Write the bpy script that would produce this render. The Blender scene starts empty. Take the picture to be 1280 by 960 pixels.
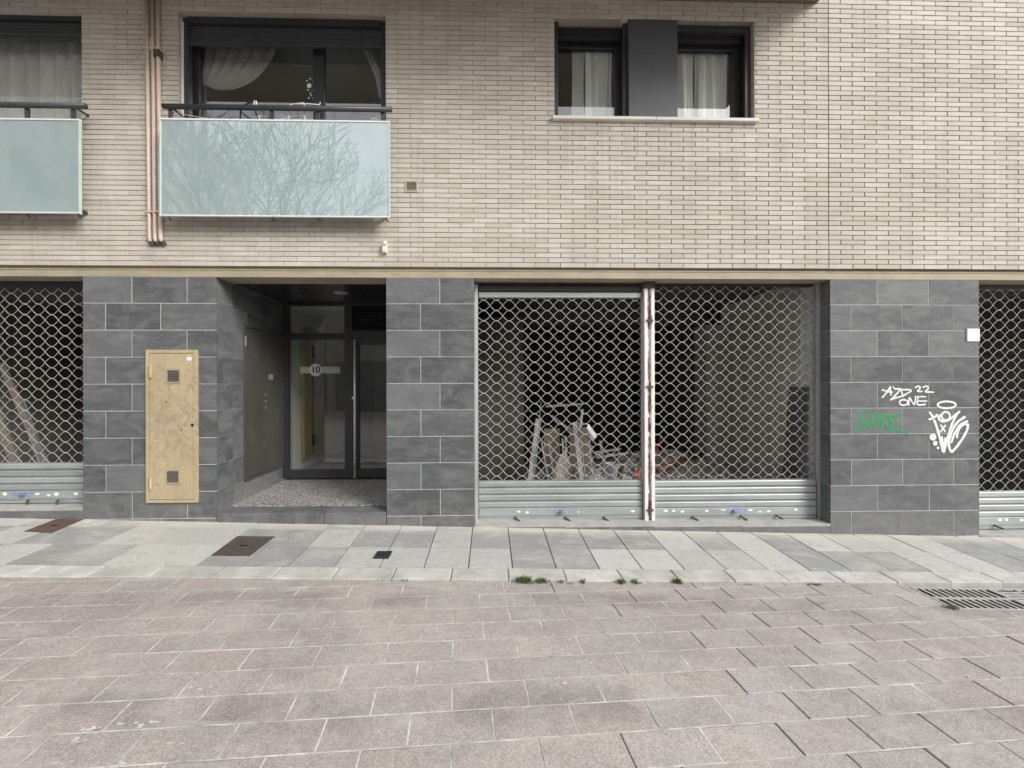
import bpy, math, random
from mathutils import Vector, Matrix
R = math.radians
rnd = random.Random(7)
scene = bpy.context.scene
COL = scene.collection

# ------------------------------------------------------------------ camera
F, PX, PY = 500.0, 624.0, 480.0            # focal length and principal point in photo pixels (1280 wide)
YAW, ROLL = math.atan(500.0 / 20700.0), -0.0025
CAM = Vector((0.0, -4.544, 1.60))
cd = bpy.data.cameras.new('camera'); cam = bpy.data.objects.new('camera', cd); COL.objects.link(cam)
cd.sensor_width = 36.0; cd.lens = F / 1280 * 36.0
cd.shift_x = (640 - PX) / 1280; cd.shift_y = 0.0
cd.clip_start = 0.05; cd.clip_end = 500
cam.matrix_world = Matrix.Translation(CAM) @ Matrix.Rotation(-YAW, 4, 'Z') @ Matrix.Rotation(R(90), 4, 'X') @ Matrix.Rotation(ROLL, 4, 'Z')
scene.camera = cam

# ------------------------------------------------------------------ sky, sun, exposure
SUN_EL, SUN_AZ = R(31), R(50)               # azimuth measured from -Y (towards the street) to +X
world = bpy.data.worlds.new('World'); scene.world = world; world.use_nodes = True
wn = world.node_tree.nodes; wl = world.node_tree.links
sky = wn.new('ShaderNodeTexSky'); sky.sky_type = 'NISHITA'; sky.sun_disc = False
sdir = Vector((math.sin(SUN_AZ) * math.cos(SUN_EL), -math.cos(SUN_AZ) * math.cos(SUN_EL), math.sin(SUN_EL)))
sky.sun_elevation = SUN_EL; sky.sun_rotation = math.atan2(sdir.x, sdir.y)
sky.air_density = 1.0; sky.dust_density = 6.0; sky.ozone_density = 1.0
hs = wn.new('ShaderNodeHueSaturation'); hs.inputs['Saturation'].default_value = 0.42
wl.new(sky.outputs[0], hs.inputs['Color']); # thin even overcast over the clear sky: cloud luminance rises from horizon to zenith as (1 + 2 sin h) / 3
tc = wn.new('ShaderNodeTexCoord'); sx = wn.new('ShaderNodeSeparateXYZ'); wl.new(tc.outputs['Generated'], sx.inputs[0])
mr = wn.new('ShaderNodeMapRange'); mr.inputs['From Min'].default_value = 0.0; mr.inputs['From Max'].default_value = 1.0
mr.inputs['To Min'].default_value = 2.3; mr.inputs['To Max'].default_value = 6.9; wl.new(sx.outputs[2], mr.inputs['Value'])
cl = wn.new('ShaderNodeVectorMath'); cl.operation = 'SCALE'; cl.inputs[0].default_value = (0.975, 0.99, 1.025); wl.new(mr.outputs[0], cl.inputs['Scale'])
mxs = wn.new('ShaderNodeMix'); mxs.data_type = 'RGBA'; mxs.inputs[0].default_value = 0.72
wl.new(hs.outputs[0], mxs.inputs[6]); wl.new(cl.outputs[0], mxs.inputs[7])
wl.new(mxs.outputs[2], wn['Background'].inputs['Color'])
wn['Background'].inputs['Strength'].default_value = 0.12
sl = bpy.data.lights.new('sun', 'SUN'); sl.energy = 1.3; sl.angle = R(22); sl.color = (1.0, 0.975, 0.94)
so = bpy.data.objects.new('sun', sl); COL.objects.link(so)
so.rotation_euler = (-sdir).to_track_quat('-Z', 'Y').to_euler()
vs = scene.view_settings
vs.view_transform = 'Standard'; vs.look = 'None'; vs.gamma = 1.0; vs.use_curve_mapping = False
vs.exposure = 1.08

# ------------------------------------------------------------------ measuring helpers
def ray(u, v):
    x, z = (u - PX) / F, (PY - v) / F
    c, s = math.cos(ROLL), math.sin(ROLL)
    x, z = x * c - z * s, x * s + z * c
    st, ct = math.sin(YAW), math.cos(YAW)
    return Vector((x * ct + st, -x * st + ct, z))
def at(u, v, y=0.0):
    d = ray(u, v); return CAM + d * ((y - CAM.y) / d.y)
def on(u, v, a, b, c):
    d = ray(u, v); return CAM + d * ((a + b * CAM.x + c * CAM.y - CAM.z) / (d.z - b * d.x - c * d.y))
PAVE = (-.027, -.030, .045)
STRT = (-.0917 + .005 * 1.105, -.030, .005)
def zp(x, y): return PAVE[0] + PAVE[1] * x + PAVE[2] * y
def zs(x, y): return STRT[0] + STRT[1] * x + STRT[2] * y
def kerb_y(x): return -(1.105 - .0175 * x)

# ------------------------------------------------------------------ mesh helpers
class MB:
    def __init__(s): s.v = []; s.f = []; s.m = []; s.mi = 0
    def add(s, vs, fs):
        o = len(s.v); s.v += [tuple(p) for p in vs]
        for f in fs: s.f.append(tuple(i + o for i in f)); s.m.append(s.mi)
        return s
    def box(s, x0, x1, y0, y1, z0, z1):
        return s.add([(x0,y0,z0),(x1,y0,z0),(x1,y1,z0),(x0,y1,z0),(x0,y0,z1),(x1,y0,z1),(x1,y1,z1),(x0,y1,z1)],
                     [(0,3,2,1),(4,5,6,7),(0,1,5,4),(1,2,6,5),(2,3,7,6),(3,0,4,7)])
    def cbox(s, x0, x1, y0, y1, z0, z1, c=.004):
        # box whose front (y0) edges are chamfered
        return s.add([(x0,y0+c,z0),(x1,y0+c,z0),(x1,y0+c,z1),(x0,y0+c,z1),
                      (x0+c,y0,z0+c),(x1-c,y0,z0+c),(x1-c,y0,z1-c),(x0+c,y0,z1-c),
                      (x0,y1,z0),(x1,y1,z0),(x1,y1,z1),(x0,y1,z1)],
                     [(4,5,6,7),(0,1,5,4),(1,2,6,5),(2,3,7,6),(3,0,4,7),(8,9,1,0),(9,10,2,1),(10,11,3,2),(11,8,0,3),(11,10,9,8)])
    def tube(s, pts, r, n=6, caps=True):
        pts = [Vector(p) for p in pts]; rr = r if isinstance(r, (list, tuple)) else [r] * len(pts)
        vs = []; fs = []
        t0 = (pts[1] - pts[0]).normalized()
        up = Vector((0, 0, 1)) if abs(t0.z) < .9 else Vector((1, 0, 0))
        a = t0.cross(up).normalized()
        for i, p in enumerate(pts):
            t = (pts[min(i + 1, len(pts) - 1)] - pts[max(i - 1, 0)])
            if t.length < 1e-9: t = t0
            t = t.normalized()
            a = (a - t * a.dot(t))
            a = a.normalized() if a.length > 1e-6 else t.orthogonal().normalized()
            b = t.cross(a)
            for k in range(n):
                w = 2 * math.pi * k / n
                vs.append(p + a * (math.cos(w) * rr[i]) + b * (math.sin(w) * rr[i]))
        for i in range(len(pts) - 1):
            for k in range(n):
                k2 = (k + 1) % n
                fs.append((i*n+k, i*n+k2, (i+1)*n+k2, (i+1)*n+k))
        if caps: fs.append(tuple(range(n - 1, -1, -1))); fs.append(tuple(range((len(pts)-1)*n, len(pts)*n)))
        return s.add(vs, fs)
    def bar(s, p, q, w, d, side=(1, 0, 0)):
        # rectangular bar from p to q, width w along side, depth d
        p, q = Vector(p), Vector(q); t = (q - p).normalized()
        a = Vector(side); a = (a - t * a.dot(t)).normalized(); b = t.cross(a)
        vs = []
        for c in (p, q):
            for i, j in ((-1,-1),(1,-1),(1,1),(-1,1)): vs.append(c + a * (i*w/2) + b * (j*d/2))
        return s.add(vs, [(3,2,1,0),(4,5,6,7),(0,1,5,4),(1,2,6,5),(2,3,7,6),(3,0,4,7)])
    def prism(s, poly, zf, th, c=.004):
        # polygon in plan (ccw), top on surface zf, chamfered top edge
        n = len(poly); cx = sum(p[0] for p in poly)/n; cy = sum(p[1] for p in poly)/n
        ins = []
        for (x, y) in poly:
            d = math.hypot(x-cx, y-cy) or 1; k = min(.3, c*1.4/d); ins.append((x+(cx-x)*k, y+(cy-y)*k))
        vs = [(x, y, zf(x, y)) for x, y in ins] + [(x, y, zf(x, y)-c) for x, y in poly] + [(x, y, zf(x, y)-th) for x, y in poly]
        fs = [tuple(range(n))]
        for i in range(n):
            j = (i+1) % n
            fs.append((n+i, n+j, j, i)); fs.append((2*n+i, 2*n+j, n+j, n+i))
        return s.add(vs, fs)
    def sheet(s, fn, m, n):
        vs = [fn(i/m, j/n) for j in range(n+1) for i in range(m+1)]
        fs = [(j*(m+1)+i, j*(m+1)+i+1, (j+1)*(m+1)+i+1, (j+1)*(m+1)+i) for j in range(n) for i in range(m)]
        return s.add(vs, fs)
    def mesh(s, name, mats, org=(0, 0, 0), smooth=False):
        me = bpy.data.meshes.new(name)
        me.from_pydata([(x-org[0], y-org[1], z-org[2]) for x, y, z in s.v], [], s.f)
        for m in (mats if isinstance(mats, (list, tuple)) else [mats]): me.materials.append(m)
        me.polygons.foreach_set('material_index', s.m)
        if smooth: me.polygons.foreach_set('use_smooth', [True]*len(me.polygons))
        me.update(); return me
    def build(s, name, mats, parent=None, smooth=False, org=None):
        if org is None:
            xs, ys, zs_ = zip(*s.v); org = ((min(xs)+max(xs))/2, (min(ys)+max(ys))/2, min(zs_))
        return link(name, s.mesh(name, mats, org, smooth), org, parent)
WL = {}
def link(name, me, loc, parent=None):
    o = bpy.data.objects.new(name, me); COL.objects.link(o)
    WL[o.name] = Vector(loc)
    if parent is not None:
        o.parent = parent; o.location = Vector(loc) - WL[parent.name]
    else: o.location = loc
    return o
def tag(o, label=None, cat=None, group=None, kind=None):
    for k, v in (('label', label), ('category', cat), ('group', group), ('kind', kind)):
        if v: o[k] = v
    return o
def thing(name, loc, label, cat, group=None): return tag(link(name, None, loc), label, cat, group)
def twin(o, loc, parent):
    c = o.copy(); COL.objects.link(c); WL[c.name] = Vector(loc)
    c.parent = parent; c.location = Vector(loc) - (WL[parent.name] if parent else Vector((0,0,0))); return c

def clip(poly, a, b, c):
    # keep a*x+b*y<=c
    out = []
    for i in range(len(poly)):
        p, q = poly[i], poly[(i+1) % len(poly)]
        dp, dq = a*p[0]+b*p[1]-c, a*q[0]+b*q[1]-c
        if dp <= 0: out.append(p)
        if dp*dq < 0:
            t = dp/(dp-dq); out.append((p[0]+(q[0]-p[0])*t, p[1]+(q[1]-p[1])*t))
    return out
def area(p): return abs(sum(p[i][0]*p[(i+1)%len(p)][1]-p[(i+1)%len(p)][0]*p[i][1] for i in range(len(p))))/2 if len(p) > 2 else 0

# ------------------------------------------------------------------ material helpers
def newmat(name):
    m = bpy.data.materials.new(name); m.use_nodes = True
    nt = m.node_tree; b = nt.nodes['Principled BSDF']; return m, nt, b
class N:
    """small wrapper for building node graphs"""
    def __init__(s, nt): s.nt = nt; s.pos = None
    def n(s, t, **k):
        x = s.nt.nodes.new(t)
        for a, v in k.items(): setattr(x, a, v)
        return x
    def l(s, a, b): s.nt.links.new(a, b)
    def P(s, sc=(1,1,1), rot=(0,0,0)):
        if s.pos is None: s.pos = s.n('ShaderNodeNewGeometry')
        mp = s.n('ShaderNodeMapping'); mp.inputs['Scale'].default_value = sc; mp.inputs['Rotation'].default_value = rot
        s.l(s.pos.outputs['Position'], mp.inputs['Vector']); return mp.outputs[0]
    def noise(s, scale, detail=4, rough=.55, sc=(1,1,1), dist=0., rot=(0,0,0)):
        x = s.n('ShaderNodeTexNoise'); x.inputs['Scale'].default_value = scale; x.inputs['Detail'].default_value = detail
        x.inputs['Roughness'].default_value = rough; x.inputs['Distortion'].default_value = dist
        s.l(s.P(sc, rot), x.inputs['Vector']); return x.outputs['Fac']
    def ramp(s, fac, a, b, lo=0., hi=1.):
        x = s.n('ShaderNodeMapRange'); x.inputs['From Min'].default_value = a; x.inputs['From Max'].default_value = b
        x.inputs['To Min'].default_value = lo; x.inputs['To Max'].default_value = hi
        s.l(fac, x.inputs['Value']); return x.outputs[0]
    def mix(s, f, a, b, mode='MIX'):
        x = s.n('ShaderNodeMix', data_type='RGBA', blend_type=mode)
        for i, v in ((0, f), (6, a), (7, b)):
            if hasattr(v, 'links'): s.l(v, x.inputs[i])
            elif i == 0: x.inputs[0].default_value = v
            else: x.inputs[i].default_value = (*v, 1) if len(v) == 3 else v
        return x.outputs[2]
    def math(s, op, a, b=0.):
        x = s.n('ShaderNodeMath', operation=op)
        for i, v in ((0, a), (1, b)):
            if hasattr(v, 'links'): s.l(v, x.inputs[i])
            else: x.inputs[i].default_value = v
        return x.outputs[0]
    def rand(s):
        oi = s.n('ShaderNodeObjectInfo'); g = s.n('ShaderNodeNewGeometry')
        return s.math('FRACT', s.math('ADD', oi.outputs['Random'], g.outputs['Random Per Island']))
    def scale(s, col, f):
        x = s.n('ShaderNodeVectorMath', operation='SCALE')
        if hasattr(col, 'links'): s.l(col, x.inputs[0])
        else: x.inputs[0].default_value = col
        if hasattr(f, 'links'): s.l(f, x.inputs['Scale'])
        else: x.inputs['Scale'].default_value = f
        return x.outputs[0]
    def bump(s, h, strength, dist, bsdf):
        x = s.n('ShaderNodeBump'); x.inputs['Strength'].default_value = strength; x.inputs['Distance'].default_value = dist
        s.l(h, x.inputs['Height']); s.l(x.outputs[0], bsdf.inputs['Normal'])
def plain(name, col, rough=.6, metal=0., var=.12, scale=6, sc=(1,1,1), bump=.15, bscale=80, bdist=.002, rv=.06, dirt=None, dirt_amt=.5, spec=.5):
    m, nt, b = newmat(name); g = N(nt)
    n1 = g.noise(scale, 5, .6, sc)
    c = g.mix(g.ramp(n1, .3, .7), tuple(x*(1-var) for x in col), tuple(min(1, x*(1+var)) for x in col))
    if dirt:
        n2 = g.noise(scale*2.3, 6, .7, sc)
        c = g.mix(g.ramp(n2, .55, .72, 0, dirt_amt), c, dirt)
    c = g.scale(c, g.ramp(g.rand(), 0, 1, 1-rv, 1+rv))
    g.l(c, b.inputs['Base Color'])
    g.l(g.ramp(n1, .2, .8, rough-.06, rough+.08), b.inputs['Roughness'])
    b.inputs['Metallic'].default_value = metal; b.inputs['Specular IOR Level'].default_value = spec
    if bump: g.bump(g.noise(bscale, 3), bump, bdist, b)
    return m

def m_brick():
    m, nt, b = newmat('pale_brick'); g = N(nt)
    r = g.rand()
    c = g.mix(g.ramp(r, 0, 1), (.505, .468, .408), (.595, .565, .508))
    r2 = g.math('FRACT', g.math('MULTIPLY', r, 17.3))
    c = g.mix(g.ramp(r2, .86, 1, 0, .4), c, (.42, .375, .325))
    big = g.noise(.55, 4, .6, (1, 1, 1.4))
    c = g.mix(g.ramp(big, .42, .68, 0, .35), c, (.40, .345, .285))
    smear = g.noise(5, 6, .75, (.7, 1, 2.5))
    c = g.mix(g.ramp(smear, .60, .74, 0, .45), c, (.66, .64, .60))
    pz = g.n('ShaderNodeSeparateXYZ'); g.l(g.P(), pz.inputs[0])
    under = g.math('MULTIPLY', g.ramp(pz.outputs[2], 3.7, 4.6), g.math('LESS_THAN', pz.outputs[2], 4.6))
    under = g.math('MULTIPLY', under, g.ramp(g.math('ABSOLUTE', g.math('SUBTRACT', pz.outputs[0], 1.9)), 1.1, 1.35, 1, 0))
    drip = g.math('MULTIPLY', under, g.ramp(g.noise(16, 4, .7, (1, 1, .035)), .5, .66))
    c = g.mix(g.math('MULTIPLY', drip, .5), c, (.30, .27, .235))
    dv = g.n('ShaderNodeVectorMath', operation='DISTANCE'); g.l(g.P(), dv.inputs[0]); dv.inputs[1].default_value = (-3.82, 0, 5.2)
    soot = g.math('MULTIPLY', g.ramp(dv.outputs['Value'], .08, .42, 1, 0), g.ramp(g.noise(12, 7, .8, (1, 1, 1), 1.5), .47, .58))
    c = g.mix(g.math('MULTIPLY', soot, .5), c, (.16, .125, .10))
    grain = g.noise(240, 2)
    c = g.scale(c, g.ramp(grain, .25, .75, .9, 1.09))
    streak = g.noise(7, 6, .7, (1, 1, .06))
    c = g.mix(g.ramp(streak, .52, .74, 0, .42), c, (.33, .295, .26))
    c = g.scale(c, g.ramp(g.noise(1.6, 5, .6), .3, .7, .93, 1.06))
    g.l(c, b.inputs['Base Color']); b.inputs['Roughness'].default_value = .85
    b.inputs['Specular IOR Level'].default_value = .3
    g.bump(g.noise(150, 4), .35, .003, b); return m
def m_mortar():
    m, nt, b = newmat('mortar'); g = N(nt)
    px = g.n('ShaderNodeSeparateXYZ'); g.l(g.P(), px.inputs[0])
    f = g.math('ADD', g.ramp(px.outputs[0], -.5, 3.6), g.ramp(g.noise(.7, 4), .3, .7, -.35, .35))
    cl = g.n('ShaderNodeClamp'); g.l(f, cl.inputs[0])
    c = g.mix(cl.outputs[0], (.41, .365, .31), (.19, .182, .168))
    n1 = g.noise(9, 6, .7)
    c = g.mix(g.ramp(n1, .56, .66, 0, .7), c, (.46, .43, .39))
    g.l(c, b.inputs['Base Color']); b.inputs['Roughness'].default_value = .95; b.inputs['Specular IOR Level'].default_value = .1
    g.bump(g.noise(160, 4), .6, .004, b); return m
def m_tile():
    m, nt, b = newmat('slate_grey_stone'); g = N(nt)
    r = g.rand()
    c = g.mix(g.ramp(r, 0, 1), (.068, .073, .078), (.134, .141, .147))
    # cloudy veins running along the tile, a different patch of stone for every tile
    oi = g.n('ShaderNodeObjectInfo'); ad = g.n('ShaderNodeVectorMath', operation='ADD')
    g.l(g.P((1, 1, 2.2)), ad.inputs[0]); g.l(g.math('MULTIPLY', oi.outputs['Random'], 37.0), ad.inputs[1])
    def nz(scale, det, dist):
        x = g.n('ShaderNodeTexNoise'); x.inputs['Scale'].default_value = scale; x.inputs['Detail'].default_value = det
        x.inputs['Roughness'].default_value = .62; x.inputs['Distortion'].default_value = dist
        g.l(ad.outputs[0], x.inputs['Vector']); return x.outputs['Fac']
    c = g.mix(g.ramp(nz(3.2, 7, .8), .42, .74, 0, .62), c, (.22, .226, .228))
    c = g.mix(g.ramp(nz(9, 8, 1.4), .56, .75, 0, .35), c, (.055, .06, .064))
    sc = g.noise(26, 5, .7, (1, 1, 3))
    c = g.mix(g.ramp(sc, .64, .8, 0, .4), c, (.27, .27, .265))
    c = g.mix(g.ramp(nz(60, 8, .9), .52, .68, 0, .5), c, (.25, .256, .258))
    c = g.mix(g.ramp(g.noise(18, 8, .8, (.5, 1, 4)), .58, .72, 0, .3), c, (.075, .08, .085))
    pz = g.n('ShaderNodeSeparateXYZ'); g.l(g.P(), pz.inputs[0])
    hgt = g.math('ADD', pz.outputs[2], g.math('MULTIPLY', pz.outputs[0], .03))
    dust = g.math('MULTIPLY', g.ramp(hgt, 0.0, .42, 1, 0), g.ramp(g.noise(7, 7, .75), .38, .66))
    c = g.mix(g.math('MULTIPLY', dust, .55), c, (.24, .235, .22))
    c = g.scale(c, g.ramp(g.noise(300, 2), .2, .8, .84, 1.16))
    g.l(c, b.inputs['Base Color']); g.l(g.ramp(nz(5, 5, .5), .3, .7, .5, .72), b.inputs['Roughness'])
    b.inputs['Specular IOR Level'].default_value = .35
    g.bump(nz(22, 6, .4), .25, .004, b); return m
def m_street():
    m, nt, b = newmat('reddish_paver'); g = N(nt)
    r = g.rand()
    px = g.n('ShaderNodeSeparateXYZ'); g.l(g.P(), px.inputs[0])
    f = g.math('ADD', g.ramp(px.outputs[0], -3.0, 3.4, .05, .75), g.ramp(r, 0, 1, -.35, .35))
    cl = g.n('ShaderNodeClamp'); g.l(f, cl.inputs[0])
    c = g.mix(cl.outputs[0], (.385, .333, .312), (.372, .35, .332))
    c = g.scale(c, g.ramp(g.math('FRACT', g.math('MULTIPLY', r, 7.7)), 0, 1, .94, 1.05))
    big = g.noise(.9, 7, .68, (1, 1.5, 1), .7)
    c = g.mix(g.ramp(big, .42, .68, 0, .75), c, (.27, .245, .235))
    wear = g.noise(4.5, 7, .7, (1, 1.6, 1), 0.6)
    c = g.mix(g.ramp(wear, .56, .74, 0, .5), c, (.47, .44, .415))
    # dark tyre scuffs sweeping across
    tw = g.n('ShaderNodeTexWave', wave_type='RINGS'); tw.inputs['Scale'].default_value = .16; tw.inputs['Distortion'].default_value = 3.0; tw.inputs['Detail Scale'].default_value = .5
    g.l(g.P((1, 1.9, 1)), tw.inputs['Vector'])
    c = g.mix(g.math('MULTIPLY', g.ramp(tw.outputs['Fac'], .84, .97, 0, .6), g.ramp(g.noise(1.9, 4), .42, .58)), c, (.22, .2, .19))
    gv = g.n('ShaderNodeTexVoronoi'); gv.inputs['Scale'].default_value = 5.5; g.l(g.P((1, 1.2, 0)), gv.inputs['Vector'])
    c = g.mix(g.ramp(gv.outputs['Distance'], .04, .07, .45, 0), c, (.17, .15, .14))
    gw = g.n('ShaderNodeTexVoronoi'); gw.inputs['Scale'].default_value = 17; g.l(g.P((1.1, 1, 0)), gw.inputs['Vector'])
    c = g.mix(g.math('MULTIPLY', g.ramp(gw.outputs['Distance'], .05, .08, .8, 0), g.ramp(g.noise(1.7, 3), .5, .6)), c, (.56, .54, .51))
    sp = g.n('ShaderNodeTexVoronoi'); sp.inputs['Scale'].default_value = 165; g.l(g.P(), sp.inputs['Vector'])
    sc = g.n('ShaderNodeSeparateColor'); g.l(sp.outputs['Color'], sc.inputs[0])
    c = g.scale(c, g.ramp(sc.outputs[0], 0, 1, .78, 1.22))
    c = g.scale(c, g.ramp(g.noise(11, 8, .78), .32, .68, .90, 1.1))
    c = g.mix(g.ramp(g.noise(1.5, 8, .75, (1, 2.2, 1), 1.2), .52, .66, 0, .55), c, (.44, .415, .395))
    c = g.mix(g.ramp(g.noise(60, 3, .6), .66, .72, 0, .7), c, (.52, .50, .47))
    c = g.mix(g.ramp(g.noise(22, 7, .8), .655, .70, 0, .75), c, (.56, .54, .51))
    g.l(c, b.inputs['Base Color']); b.inputs['Roughness'].default_value = .85; b.inputs['Specular IOR Level'].default_value = .3
    g.bump(g.noise(210, 3, .7), .5, .004, b); return m
def m_pave():
    m, nt, b = newmat('concrete_slab'); g = N(nt)
    r = g.rand()
    st = g.ramp(r, .42, .56)
    c = g.mix(st, (.30, .304, .296), (.475, .468, .438))
    c = g.scale(c, g.ramp(g.math('FRACT', g.math('MULTIPLY', r, 9.1)), 0, 1, .9, 1.08))
    c = g.mix(g.ramp(g.noise(2.6, 7, .7, (1, 1.4, 1), .8), .46, .66, 0, .5), c, (.535, .53, .50))
    c = g.mix(g.ramp(g.noise(6, 7, .7, (1, 1, 1), .6), .54, .70, 0, .5), c, (.262, .265, .256))
    c = g.mix(g.ramp(g.noise(30, 6, .75), .62, .72, 0, .4), c, (.24, .235, .21))
    py = g.n('ShaderNodeSeparateXYZ'); g.l(g.P(), py.inputs[0])
    wall = g.math('MULTIPLY', g.ramp(py.outputs[1], -.22, -.02), g.ramp(g.noise(3, 5), .3, .6, .25, .9))
    c = g.mix(g.ramp(g.noise(45, 7, .75, (1, 1.4, 1)), .48, .66, 0, .55), c, (.235, .235, .22))
    gv = g.n('ShaderNodeTexVoronoi'); gv.inputs['Scale'].default_value = 9; g.l(g.P((1, 1, 0)), gv.inputs['Vector'])
    c = g.mix(g.ramp(gv.outputs['Distance'], .055, .085, .55, 0), c, (.17, .17, .16))
    c = g.mix(g.ramp(g.noise(5, 9, .8, (.5, 3, 1), 1.0), .55, .68, 0, .45), c, (.56, .55, .51))
    c = g.mix(wall, c, (.56, .53, .46))
    c = g.scale(c, g.ramp(g.noise(260, 2), .2, .8, .88, 1.1))
    g.l(c, b.inputs['Base Color']); b.inputs['Roughness'].default_value = .85; b.inputs['Specular IOR Level'].default_value = .3
    g.bump(g.noise(120, 5, .7), .35, .003, b); return m
def m_glass(name, tint=(1, 1, 1), ior=1.5, rough=0.0, boost=1.0):
    m, nt, b = newmat(name); nt.nodes.remove(b); g = N(nt)
    fr = g.n('ShaderNodeFresnel'); fr.inputs['IOR'].default_value = ior
    gm = g.n('ShaderNodeNewGeometry')
    f = g.math('MINIMUM', g.math('MULTIPLY', g.math('MULTIPLY', fr.outputs[0], boost), g.math('SUBTRACT', 1.0, gm.outputs['Backfacing'])), 1.0)
    t = g.n('ShaderNodeBsdfTransparent'); t.inputs[0].default_value = (*tint, 1)
    s = g.n('ShaderNodeBsdfGlossy'); s.inputs['Roughness'].default_value = rough
    mx = g.n('ShaderNodeMixShader'); g.l(f, mx.inputs[0]); g.l(t.outputs[0], mx.inputs[1]); g.l(s.outputs[0], mx.inputs[2])
    g.l(mx.outputs[0], nt.nodes['Material Output'].inputs['Surface']); return m
def m_opal():
    m, nt, b = newmat('opal_balcony_glass'); g = N(nt)
    n1 = g.noise(2.2, 5, .6, (1, 1, .7))
    c = g.mix(g.ramp(n1, .3, .7), (.37, .475, .485), (.43, .54, .55))
    c = g.mix(g.ramp(g.noise(14, 6, .8, (1, 1, .3)), .58, .75, 0, .3), c, (.5, .56, .54))
    g.l(c, b.inputs['Base Color']); b.inputs['Roughness'].default_value = 0.0; b.inputs['IOR'].default_value = 3.2
    t = g.n('ShaderNodeBsdfTransparent'); t.inputs[0].default_value = (.8, .95, .93, 1)
    mx = g.n('ShaderNodeMixShader'); mx.inputs[0].default_value = .10
    g.l(b.outputs[0], mx.inputs[1]); g.l(t.outputs[0], mx.inputs[2])
    g.l(mx.outputs[0], nt.nodes['Material Output'].inputs['Surface']); return m
def m_rusty_paint():
    m, nt, b = newmat('chipped_white_paint'); g = N(nt)
    px = g.n('ShaderNodeSeparateXYZ'); g.l(g.P(), px.inputs[0])
    mid = g.ramp(g.math('ABSOLUTE', g.math('SUBTRACT', px.outputs[0], 1.884)), 0.004, .034, 1, 0)
    n1 = g.noise(11, 8, .8, (1.4, 1, .35))
    f = g.math('ADD', g.math('MULTIPLY', mid, .19), n1)
    c = g.mix(g.ramp(f, .605, .67), (.74, .73, .71), (.13, .055, .035))
    c = g.mix(g.ramp(g.noise(22, 6, .7), .6, .7, 0, .6), c, (.5, .42, .38))
    g.l(c, b.inputs['Base Color']); b.inputs['Roughness'].default_value = .6
    g.bump(f, .3, .004, b); return m
def m_beige_metal():
    m, nt, b = newmat('stained_beige_steel'); g = N(nt)
    n1 = g.noise(3.2, 5, .6, (1, 1, .5))
    c = g.mix(g.ramp(n1, .3, .7), (.42, .325, .18), (.52, .435, .28))
    c = g.mix(g.ramp(g.noise(60, 3, .5, (1, 1, .1)), .4, .75, 0, .35), c, (.42, .33, .19))
    band = g.n('ShaderNodeSeparateXYZ'); g.l(g.P(), band.inputs[0])
    bz = g.math('SUBTRACT', .42, g.math('ABSOLUTE', g.math('SUBTRACT', band.outputs[2], 1.25)))
    n2 = g.math('ADD', g.noise(13, 6, .7, (1.3, 1, 1), 1.0), g.math('MULTIPLY', bz, .16))
    c = g.mix(g.ramp(n2, .46, .72, 0, .8), c, (.24, .215, .18))
    c = g.mix(g.ramp(g.noise(34, 5, .7), .62, .70, 0, .85), c, (.22, .175, .12))
    low = g.math('MULTIPLY', g.ramp(band.outputs[2], .28, .62, 1, 0), g.ramp(g.noise(9, 5, .7), .4, .66))
    c = g.mix(g.math('MULTIPLY', low, .55), c, (.33, .30, .24))
    g.l(c, b.inputs['Base Color']); b.inputs['Roughness'].default_value = .62
    g.bump(n2, .15, .003, b); return m
def m_terrazzo():
    m, nt, b = newmat('speckled_granite'); g = N(nt)
    sp = g.n('ShaderNodeTexVoronoi'); sp.inputs['Scale'].default_value = 95; g.l(g.P(), sp.inputs['Vector'])
    sc = g.n('ShaderNodeSeparateColor'); g.l(sp.outputs['Color'], sc.inputs[0])
    cr = g.n('ShaderNodeValToRGB'); el = cr.color_ramp.elements; cr.color_ramp.interpolation = 'CONSTANT'
    el[0].position = 0; el[0].color = (.09, .09, .09, 1); el[1].position = .3; el[1].color = (.30, .285, .27, 1)
    e = el.new(.6); e.color = (.46, .45, .43, 1); e = el.new(.85); e.color = (.62, .60, .57, 1)
    g.l(sc.outputs[0], cr.inputs[0])
    c = g.scale(cr.outputs[0], g.ramp(g.noise(3, 4), .3, .7, .85, 1.1))
    g.l(c, b.inputs['Base Color']); b.inputs['Roughness'].default_value = .45; return m
def m_spray(name, col, lo, hi):
    m, nt, b = newmat(name); g = N(nt)
    b.inputs['Base Color'].default_value = (*col, 1); b.inputs['Roughness'].default_value = .55
    t = g.n('ShaderNodeBsdfTransparent'); mx = g.n('ShaderNodeMixShader')
    f = g.ramp(g.noise(55, 5, .8), .35, .62, lo, hi)
    g.l(f, mx.inputs[0]); g.l(t.outputs[0], mx.inputs[1]); g.l(b.outputs[0], mx.inputs[2])
    g.l(mx.outputs[0], nt.nodes['Material Output'].inputs['Surface']); return m
def m_cloth(name, col, tr=.35):
    m, nt, b = newmat(name); g = N(nt)
    d = g.n('ShaderNodeBsdfDiffuse'); t = g.n('ShaderNodeBsdfTranslucent')
    c = g.scale(col, g.ramp(g.noise(5, 4, .6, (3, 1, .4)), .3, .7, .88, 1.08))
    g.l(c, d.inputs[0]); g.l(c, t.inputs[0]); mx = g.n('ShaderNodeMixShader'); mx.inputs[0].default_value = tr
    g.l(d.outputs[0], mx.inputs[1]); g.l(t.outputs[0], mx.inputs[2]); nt.nodes.remove(b)
    g.l(mx.outputs[0], nt.nodes['Material Output'].inputs['Surface']); return m

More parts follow.
